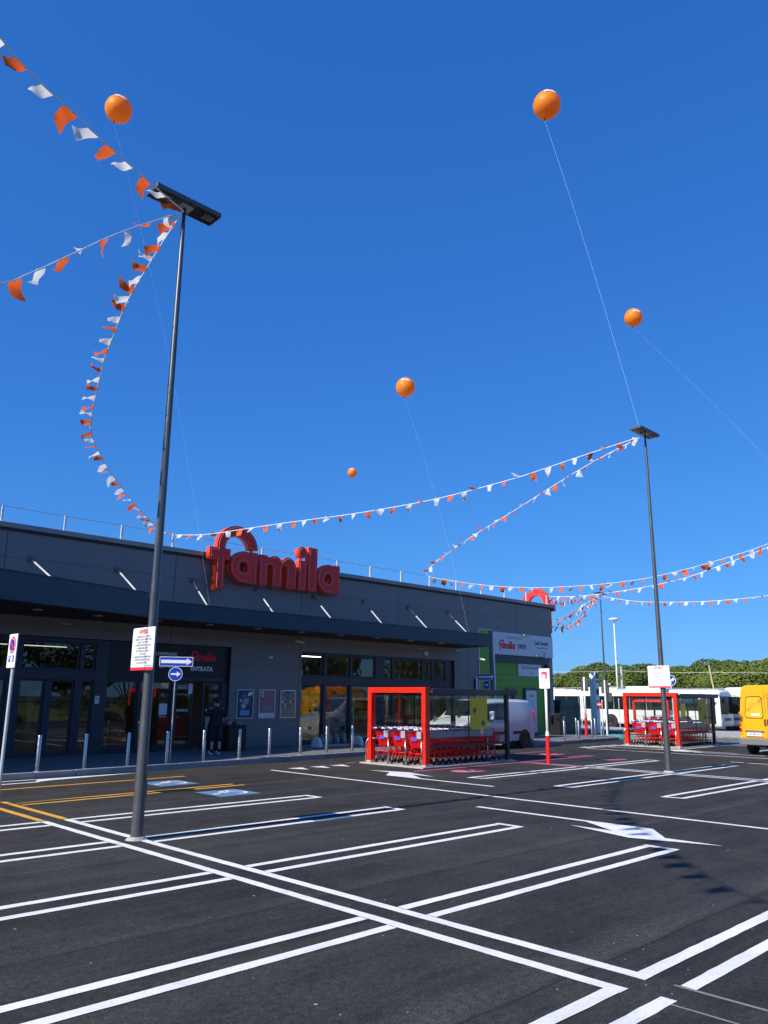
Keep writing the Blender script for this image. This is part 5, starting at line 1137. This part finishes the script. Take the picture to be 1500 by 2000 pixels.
for i, (x, y, h, wd, lb) in enumerate(PT): pine(x, y, h + (.9, .75, .35, .8, .55, .2, .9, .4, .65, .15, .8, .5, .7, .6, .6)[i], wd * (1.1, .95, 1.0, 1.05, .9, 1.0, .85, .9, 1.0, .85, 1.05, 1.0, 1, 1, 1)[i], lb, 100 + i)
def shrub(x, y, H, Wd, label, seed, mat='shrub', n=900, size=.16, group='shrubs behind the buses'):
    rng = random.Random(seed); t = thing('shrub', label, 'shrub', (x, y, -.40), group=group); m = MB(); k = MB()
    for i in range(9):
        a = rng.uniform(0, 6.28); d = rng.uniform(0, .38) * Wd; h = H * rng.uniform(.35, .78); r = Wd * rng.uniform(.14, .24)
        leaves(m, (d * math.cos(a), d * math.sin(a), h), (r, r, H * .24), n // 9, size, rng); k.tube([(0, 0, 0), (d * math.cos(a) * .6, d * math.sin(a) * .6, h * .6), (d * math.cos(a), d * math.sin(a), h)], [.06, .045, .02], 5)
    k.build('stems', M['bark'], t); m.build('foliage', M[mat], t, fix=False); return t
for i, (x, y, h, wd, lb) in enumerate(((86.0, 40.4, 3.9, 6, 'dry shrub above the long bus roof, left of the bare one'), (80.3, 36.1, 4.2, 3.4, 'tall brownish shrub above the far shelter roof'), (84.6, 36.1, 4.0, 5, 'pale shrub beside the leaning pole'), (87.0, 34.6, 3.7, 5, 'pale shrub left of the yellow van'), (88.6, 31.2, 4.0, 6, 'shrub behind the yellow van'), (92.3, 59.8, 3.5, 6, 'dark shrub beside the building corner'), (97.0, 46.0, 3.6, 7, 'shrub behind the warning board'), (94.0, 50.0, 3.6, 7, 'shrub behind the foot of the mast'), (96, 54, 3.4, 6, 'shrub behind the totem'))):
    shrub(x, y, h, wd, lb, 300 + i, n=1500)
t = thing('far_house', 'low far house with a grey roof beside the building corner', 'house', (128, 84, 0)); MB().box(-8, 8, -5, 5, 0, 4.6).build('wall', M['beige_wall'], t); MB().prism([(-5.5, 4.6), (5.5, 4.6), (0, 6.4)], 'X', -8.5, 8.5).build('roof', M['coping'], t)

# ------------------------------------------------------------------ what the shop glass mirrors, behind the viewer
structure(MB().prism([(-13, -.05), (-18, 1.3), (-30, 1.6), (-30, -.05)], 'X', -40, 160).build('grass_bank', M['grass']))
for i in range(15):
    x = 8 + i * 7.2 + rnd.uniform(-1.5, 1.5); y = -21 + rnd.uniform(-2, 2); h = rnd.uniform(5.5, 9.5)
    tt = shrub(x, y, h, rnd.uniform(6.5, 9), 'leafy tree behind the viewer, seen only mirrored in the shop glass', 500 + i, 'hedge', 1300, .34, 'trees mirrored in the shop glass'); tt.name = 'mirrored_tree'; tt['category'] = 'tree'; tt.location.z = 1.3
for i in range(14):
    x = 10 + i * 6 + rnd.uniform(-1, 1); tt = shrub(x, -14.5 + rnd.uniform(-.6, .6), rnd.uniform(1.6, 2.3), rnd.uniform(3.5, 5), 'dark bush behind the viewer, seen only mirrored in the shop glass', 600 + i, 'hedge', 800, .16, 'bushes mirrored in the shop glass'); tt.location.z = .3
t = thing('crash_barrier', 'metal crash barrier behind the viewer, mirrored as a pale line in the glass', 'barrier', (30, -17.2, 1.1)); MB().box(-60, 100, -.02, .02, .45, .75).build('rail', M['galv'], t); pm = MB().box(-.05, .05, .03, .12, 0, .74).mesh('post', M['galv']); [inst('post', pm, t, (-58 + 4 * k, 0, 0)) for k in range(40)]
t = thing('beige_house', 'beige house behind the viewer, mirrored at the left edge of the shop glass', 'house', (20, -31, 1.3)); MB().box(-6, 4, -4, 4, 0, 5).build('wall', M['beige_wall'], t); MB().prism([(-4.6, 5), (4.6, 5), (0, 7)], 'X', -6.4, 4.4).build('roof', paint('roof_tile', (.35, .14, .08), .8), t); [MB().box(x - .5, x + .5, 4.0, 4.03, 1.4, 2.8).build('window', M['bus_glass'], t) for x in (-4, -1, 2)]

# ------------------------------------------------------------------ people before the entrance
def skin_mesh(name, V, E, rad, mat, parent, sub=2, root=0):
    me = bpy.data.meshes.new(name); me.from_pydata(V, E, []); o = bpy.data.objects.new(name, me); link(o, parent)
    m = o.modifiers.new('skin', 'SKIN'); m.use_smooth_shade = True; m.branch_smoothing = .6
    sv = me.skin_vertices[0].data if me.skin_vertices else None
    if sv is None:
        bpy.context.view_layer.objects.active = o; bm = bmesh.new(); bm.from_mesh(me); bm.verts.layers.skin.verify(); bm.to_mesh(me); bm.free(); sv = me.skin_vertices[0].data
    for i, r in enumerate(rad):
        sv[i].radius = (r if isinstance(r, tuple) else (r, r)); sv[i].use_root = (i == root)
    s = o.modifiers.new('sub', 'SUBSURF'); s.levels = sub; s.render_levels = sub; me.materials.append(mat); return o
def person(loc, rz, label, tee, shorts, shoe, arms, long_legs=False):
    t = thing('person', label, 'person', loc, rz)
    V = [(0, 0, .98), (0, .01, 1.16), (0, 0, 1.36), (0, -.01, 1.47), (0, .0, 1.54), (0, .015, 1.64), (0, .02, 1.745)]; E_ = [(0, 1), (1, 2), (2, 3), (3, 4), (4, 5), (5, 6)]; rad = [(.13, .10), (.125, .09), (.135, .09), (.08, .07), (.055, .06), (.082, .098), (.055, .06)]
    def add(p, parent, r): V.append(p); rad.append(r); E_.append((parent, len(V) - 1)); return len(V) - 1
    for s in (-1, 1):
        h = add((.095 * s, 0, .90), 0, .088); k = add((.115 * s, .02, .50), h, .058); c = add((.12 * s, -.02, .36), k, .055); a = add((.12 * s, -.03, .10), c, .036); add((.13 * s, .10, .05), a, .034)
        sh, el, wr, hd = arms[0 if s < 0 else 1]; S = add((.19 * s, 0, 1.42), 3, .062); e = add(el, S, .046); w_ = add(wr, e, .030); p = add(hd, w_, (.036, .022))
        d = (Vector(hd) - Vector(wr)).normalized(); side = d.cross(Vector((0, 1, .2))).normalized()
        for q, (off, ln) in enumerate(((-.030, .065), (-.010, .080), (.010, .085), (.030, .072))):
            b0 = Vector(hd) + d * .03 + side * off; k1 = add(tuple(b0), p, .010); k2 = add(tuple(b0 + d * ln * .5 + Vector((0, .010, 0))), k1, .009); add(tuple(b0 + d * ln + Vector((0, .028, 0))), k2, .008)
        k1 = add(tuple(Vector(wr) + d * .035 + side * -.045 * 1 + Vector((0, .02, 0))), p, .011); add(tuple(Vector(wr) + d * .085 + side * -.055 + Vector((0, .035, 0))), k1, .009)
    body = skin_mesh('body', V, E_, rad, M['skin'], t)
    # head detail
    MB().ball((0, .118, 1.645), (.014, .02, .018), 8, 6).build('nose', M['skin'], t, smooth=True); [MB().ball((s * .088, .01, 1.645), (.012, .022, .032), 8, 6).build('ear', M['skin'], t, smooth=True) for s in (-1, 1)]
    [MB().ball((s * .032, .098, 1.668), (.012, .008, .008), 8, 6).build('eye', M['black'], t, smooth=True) for s in (-1, 1)]; MB().ball((0, .103, 1.60), (.022, .008, .006), 8, 6).build('mouth', paint('lips', (.35, .12, .10), .5), t, smooth=True)
    hm = MB().ball((0, -.012, 1.692), (.094, .108, .092), 18, 12); hm.v = [(x, y, z + rnd.uniform(-.004, .004)) if not (z < 1.645 + max(0, y) * .9) else (x * .9, y * .9, max(z, 1.60 + max(0, y) * .8)) for x, y, z in hm.v]; hm.build('hair', M['hair'], t, smooth=True)
    def rings(m, R_, n=16):
        b0 = len(m.v)
        for cx, cy, cz, rx, ry in R_:
            for k in range(n): a_ = 2 * math.pi * k / n; j = 1 + .03 * math.sin(3 * a_ + cz * 22); m.v.append((cx + rx * math.cos(a_) * j, cy + ry * math.sin(a_) * j, cz))
        for i in range(len(R_) - 1):
            for k in range(n): k2 = (k + 1) % n; m.f.append([b0 + i * n + k, b0 + i * n + k2, b0 + (i + 1) * n + k2, b0 + (i + 1) * n + k])
        m.f.append([b0 + k for k in range(n)][::-1]); m.f.append([b0 + (len(R_) - 1) * n + k for k in range(n)])
    m2 = MB(); rings(m2, [(0, .0, .86, .205, .150), (0, .005, .98, .205, .152), (0, .01, 1.12, .200, .148), (0, 0, 1.28, .215, .152), (0, -.005, 1.38, .222, .145), (0, -.01, 1.45, .190, .118), (0, -.005, 1.49, .115, .092), (0, 0, 1.525, .075, .078)])
    for s in (-1, 1):
        el = Vector(arms[0 if s < 0 else 1][1]); sh_ = Vector((.165 * s, -.005, 1.41)); m2.tube([sh_, sh_.lerp(el, .35), sh_.lerp(el, .90)], [.085, .088, .082], 14)
    m2.build('shirt', tee, t, smooth=True)
    zk = .10 if long_legs else .44; m3 = MB(); rings(m3, [(0, 0, .78, .195, .138), (0, 0, .88, .195, .142), (0, 0, 1.0, .180, .130)])
    for s in (-1, 1): rings(m3, [(.118 * s, .01, zk, .088 if long_legs else .108, .095 if long_legs else .115), (.115 * s, .012, .60, .105, .115), (.10 * s, .0, .82, .112, .128)])
    m3.build('trousers' if long_legs else 'shorts', shorts, t, smooth=True)
    for s in (-1, 1):
        V4 = [(.12 * s, -.09, .055), (.125 * s, .0, .06), (.132 * s, .10, .045), (.135 * s, .17, .035)]; skin_mesh('shoe', V4, [(0, 1), (1, 2), (2, 3)], [(.045, .05), (.05, .055), (.048, .04), (.035, .03)], shoe, t)
        if not long_legs: MB().tube([(.12 * s, -.03, .09), (.12 * s, -.03, .20)], [.045, .044], 10).build('sock', M['tee'], t, smooth=True)
    return t
armsA = [((0), (-.27, -.04, 1.16), (-.30, .03, .93), (-.305, .06, .85)), ((0), (.30, -.02, 1.17), (.27, .17, 1.02), (.22, .25, 1.02))]
person((14.45, 22.35, .15), R(-22), 'person in black T-shirt and dark shorts standing before the entrance, seen from behind', M['tee'], M['shorts'], M['shoe'], armsA)
armsB = [((0), (-.27, -.03, 1.17), (-.25, .14, 1.0), (-.20, .20, 1.0)), ((0), (.28, -.03, 1.16), (.28, .04, .93), (.28, .07, .86))]
person((14.92, 23.2, .15), R(150), 'person in dark clothes and white shoes, mostly hidden behind the one in black', paint('dark_jumper', (.02, .02, .03), .85), M['shorts'], M['shoe_white'], armsB, True)

# ------------------------------------------------------------------ balloons on strings
bprof = [(0, -.64), (.03, -.64), (.035, -.60), (.02, -.575), (.06, -.545)] + [(math.cos(R(a)) * (.535 + .01 * (a < 0)), math.sin(R(a)) * (.55 if a > 0 else .56)) for a in range(-76, 90, 7)] + [(0.0, .55)]
bmesh_ = MB().lathe(bprof, 36).mesh('envelope', M['balloon'], True)
knot = MB().lathe([(0, -.66), (.045, -.655), (.04, -.62), (.02, -.60)], 10).mesh('knot', paint('knot_dark_orange', (.35, .06, .01), .6), True)
def logo_on_ball():
    m = MB()
    for k, lps in LETTERS.items():
        me = flat_curve(lps, 0.0); bm = bmesh.new(); bm.from_mesh(me); bmesh.ops.triangulate(bm, faces=bm.faces); bmesh.ops.subdivide_edges(bm, edges=[e for e in bm.edges if e.calc_length() > .35], cuts=2); bmesh.ops.triangulate(bm, faces=bm.faces)
        b = len(m.v)
        for v in bm.verts: m.v.append(((v.co.x - 3.16) / 6.32 * R(50), (v.co.y - 1.1) / 6.32 * R(50), 0))
        bm.verts.index_update(); m.f += [[b + v.index for v in f.verts] for f in bm.faces]; bm.free(); bpy.data.meshes.remove(me)
    out = []
    for a, e, _ in m.v:
        r = .562; out.append((r * math.cos(e) * math.sin(a), -r * math.cos(e) * math.cos(a), r * math.sin(e)))
    m.v = out; return m.mesh('print', M['text_white'], False)
ball_print = logo_on_ball()
def balloon(p, anchor, label, tilt, rz, sag=.6, sr=.0022):
    t = thing('balloon', label, 'balloon', p, 0, 'orange balloons on long strings')
    e = bpy.data.objects.new('envelope', bmesh_); link(e, t); e.rotation_euler = (tilt[0], tilt[1], rz); inst('knot', knot, e); inst('print', ball_print, e, (0, 0, 0), (R(-34), 0, R(-16)))
    mt = Euler((tilt[0], tilt[1], rz)).to_matrix(); s0 = mt @ Vector((0, 0, -.64)); s1 = Vector(anchor) - Vector(p)
    pts = []
    for i in range(25): u = i / 24; q = s0.lerp(s1, u); pts.append(tuple(q + Vector((-.62, .78, -.4)) * sag * 4 * u * (1 - u) * -.5))
    MB().tube(pts, sr, 4).build('string', M['tether'], t)
balloon((11.47, 27.59, 25.55), (14.77, 23.66, 4.95), 'orange balloon high at the upper left, above the near lamp post', (.20, .22), R(-12))
balloon((23.16, 14.6, 24.99), (21.85, 11.0, 10.24), 'orange balloon high at the upper right, tied to the right-hand lamp post', (.18, .12), R(-30), .15, .0035)
balloon((41.7, 20.86, 24.82), (38.4, 11.0, 10.3), 'orange balloon halfway up at the right, its string leaving the frame', (.25, .0), R(-25), .4)
balloon((29.88, 28.87, 19.08), (28.8, 23.66, 4.95), 'orange balloon in the middle of the sky above the roof', (.15, .1), R(-35), .4)
balloon((57.1, 63.5, 26.7), (58.5, 60.0, 0.0), 'smallest orange balloon, far away just above the sign', (.1, .1), R(-40), .5)

# ------------------------------------------------------------------ bunting
WIND = Vector((-.60, .80, 0))
def flag_mesh(seed, mat, taper):
    rng = random.Random(seed); NU, NV = 4, 6; v = []; f = []; ph = rng.uniform(0, 6.28); amp = rng.uniform(.03, .075); curl = rng.uniform(-.16, .24); fold = rng.uniform(-.9, .9); skew = rng.uniform(-.09, .10)
    for j in range(NV + 1):
        w_ = j / NV
        for i in range(NU + 1):
            u = i / NU - .5; x = u * .30 * (1 - (1 - taper) * w_) + skew * w_; z = -.37 * w_ * (1 - abs(curl) * w_)
            y = amp * math.sin(ph + w_ * 5.2 + u * 2.5) * w_ + curl * w_ * w_ * .9 + fold * u * w_ * .35
            v.append((x, y, z))
    for j in range(NV):
        for i in range(NU): a = j * (NU + 1) + i; f.append((a, a + 1, a + NU + 2, a + NU + 1))
    m = MB().add(v, f).mesh('pennant', mat, True, False); return m
FL = {c: [flag_mesh(40 + i, M[c + '_cloth'], (.55, .75, .35, .6, .8, .45, .65)[i]) for i in range(7)] for c in ('orange', 'white')}
def catmull(P, n=14):
    P = [Vector(p) for p in P]; P = [P[0] * 2 - P[1]] + P + [P[-1] * 2 - P[-2]]; out = []
    for i in range(1, len(P) - 2):
        for k in range(n):
            t = k / n; a, b, c, d = P[i - 1], P[i], P[i + 1], P[i + 2]
            out.append(.5 * ((2 * b) + (c - a) * t + (2 * a - 5 * b + 4 * c - d) * t * t + (3 * b - a - 3 * c + d) * t ** 3))
    return out + [P[-2]]
def bunting(pts, label, spacing=.46, wind=.5, phase=0, start=.25, seed=1, scale=1.0, jit=.35, stop=1e9, furl=.45):
    rng = random.Random(seed); C_ = catmull(pts); o0 = C_[0]
    t = thing('bunting_string', label, 'bunting', tuple(o0), 0, 'orange and white bunting strings')
    MB().tube([tuple(p - o0) for p in C_], .012, 5).build('cord', M['cord'], t)
    acc = 0; nxt = start; n = phase
    for a, b in zip(C_[:-1], C_[1:]):
        L = (b - a).length
        while acc + L > nxt and nxt < stop:
            p = a.lerp(b, (nxt - acc) / L); T = (b - a).normalized(); w_ = max(0, min(1, wind + rng.uniform(-jit, jit)))
            D = (WIND * w_ + Vector((0, 0, -1)) * (1.05 - w_) + Vector((rng.uniform(-.25, .25), rng.uniform(-.25, .25), rng.uniform(-.2, .15)))).normalized()
            if rng.random() < .5: T = -T
            D = (D - T * D.dot(T) * .75).normalized(); N = (-D).cross(T).normalized(); T2 = N.cross(-D).normalized()
            m = Matrix(((T2.x, N.x, -D.x, p.x - o0.x), (T2.y, N.y, -D.y, p.y - o0.y), (T2.z, N.z, -D.z, p.z - o0.z), (0, 0, 0, 1)))
            ob = bpy.data.objects.new('pennant', rng.choice(FL['orange' if n % 2 else 'white'])); link(ob, t); s = scale * rng.uniform(.85, 1.1); fx = rng.uniform(.45, 1.0) if furl and rng.random() < furl else 1.0; ob.matrix_local = m @ Matrix.Diagonal((s * fx, s, s, 1)); n += 1; nxt += spacing * rng.uniform(.88, 1.12)
        acc += L
    return t
TOP1 = (5.85, 10.95, 10.08); TOP2 = (22.15, 11.05, 10.05)
bunting([TOP1, (4.55, 10.15, 9.80), (3.3, 9.35, 9.55), (2.1, 8.55, 9.38), (.0, 5.5, 8.1), (-.7, 3.7, 7.3), (-.9, 1.0, 7.0), (.8, -2.2, 7.9), (5.8, -5.2, 10.1)], 'bunting line running from the near lamp head to the upper left corner', .47, .95, 1, .2, 3, .80, .2)
bunting([TOP1, (4.84, 11, 9.25), (4.15, 11, 8.58), (3.53, 11, 7.97), (3.0, 11, 7.55), (1.0, 11, 6.4), (-2.3, 11, 5.8), (-6, 11, 6.9), (-10.3, 11, 10.1)], 'bunting line leaving the near lamp head towards the left edge', .44, .6, 0, .3, 5, .74, .55, 4.4)
S3 = [(5.82, 11.0, 10.0), (5.97, 11.82, 9.96), (6.12, 12.65, 9.86), (6.26, 13.47, 9.76), (6.45, 14.29, 9.64), (6.67, 15.12, 9.48), (6.88, 15.94, 9.28), (7.15, 16.76, 9.05), (7.44, 17.59, 8.80), (7.76, 18.41, 8.64), (8.18, 19.24, 8.54), (8.78, 20.06, 8.40), (9.48, 20.88, 8.22), (10.3, 21.71, 8.0), (11.16, 22.53, 7.80), (12.06, 23.35, 7.63), (12.89, 24.18, 7.55), (13.85, 25.05, 7.62)]
bunting(S3, 'bunting line bowing left from the near lamp head down to the roof rail', .375, .90, 1, .3, 7, .80, .10, furl=.25)
bunting([(14.0, 25.05, 7.62), (14.6, 24.0, 7.58), (15.41, 22.67, 7.72), (16.18, 21.34, 7.86), (17.49, 19.1, 8.07), (18.82, 16.8, 8.40), (20.1, 14.61, 8.92), (20.8, 13.4, 9.30), (21.33, 12.49, 9.60), TOP2], 'bunting line rising across the big sign to the right-hand lamp head', .47, .5, 0, .2, 9, .74, .5)
bunting([TOP2, (22.82, 12.7, 9.95), (23.33, 14.1, 9.80), (24.07, 16.11, 9.5), (24.78, 18.05, 9.19), (25.72, 20.64, 8.81), (26.49, 22.74, 8.42), (27.17, 24.6, 7.98), (27.4, 25.05, 7.62)], 'bunting line falling from the right-hand lamp head to the roof rail', .43, .55, 1, .3, 11, .72, .5)
bunting([(27.55, 25.05, 7.62), (29.03, 23.05, 7.2), (30.39, 21.31, 7.05), (31.75, 19.58, 7.1), (33.09, 17.88, 7.29), (34.08, 16.62, 7.56), (35.41, 14.93, 8.1), (37.06, 12.83, 8.95), (38.4, 11.1, 10.0)], 'upper bunting line running right from the roof rail out of the frame', .46, .38, 0, .3, 13, .78, .45)
bunting([(37.62, 25.05, 7.62), (37.72, 23.29, 7.5), (37.85, 21.18, 7.55), (37.98, 19.19, 7.70), (38.1, 17.32, 7.95), (38.21, 15.53, 8.4), (38.35, 13.28, 9.05), (38.45, 11.1, 10.0)], 'bunting line from the right roof corner crossing below the upper one', .40, .45, 1, .3, 15, .74, .5)
bunting([(37.7, 25.1, 7.55), (41.0, 26.2, 7.75), (46.3, 28.0, 8.65), (51.1, 29.6, 9.35)], 'short bunting line from the roof corner to the far lamp head', .45, .4, 0, .4, 17, .85, .4)
bunting([(51.24, 29.6, 9.3), (51.24, 26.9, 8.72), (51.24, 23.4, 8.40), (51.24, 20.3, 8.32), (51.24, 17, 8.5), (51.24, 13.1, 9.45)], 'lowest bunting line running level to the right edge', .55, .4, 1, .4, 19, .88, .45)
bunting([(37.72, 25.3, 5.95), (41.5, 26.3, 6.35), (46.0, 27.9, 7.5), (51.1, 29.65, 9.3)], 'lower of the two bunting lines from the building corner to the far lamp head', .52, .4, 0, .4, 21, 1.05, .4)
bunting([(37.72, 25.5, 6.15), (41.0, 26.4, 6.8), (46.0, 28.1, 8.0), (51.1, 29.75, 9.35)], 'upper of the two bunting lines from the building corner to the far lamp head', .52, .4, 1, .4, 23, 1.05, .4)
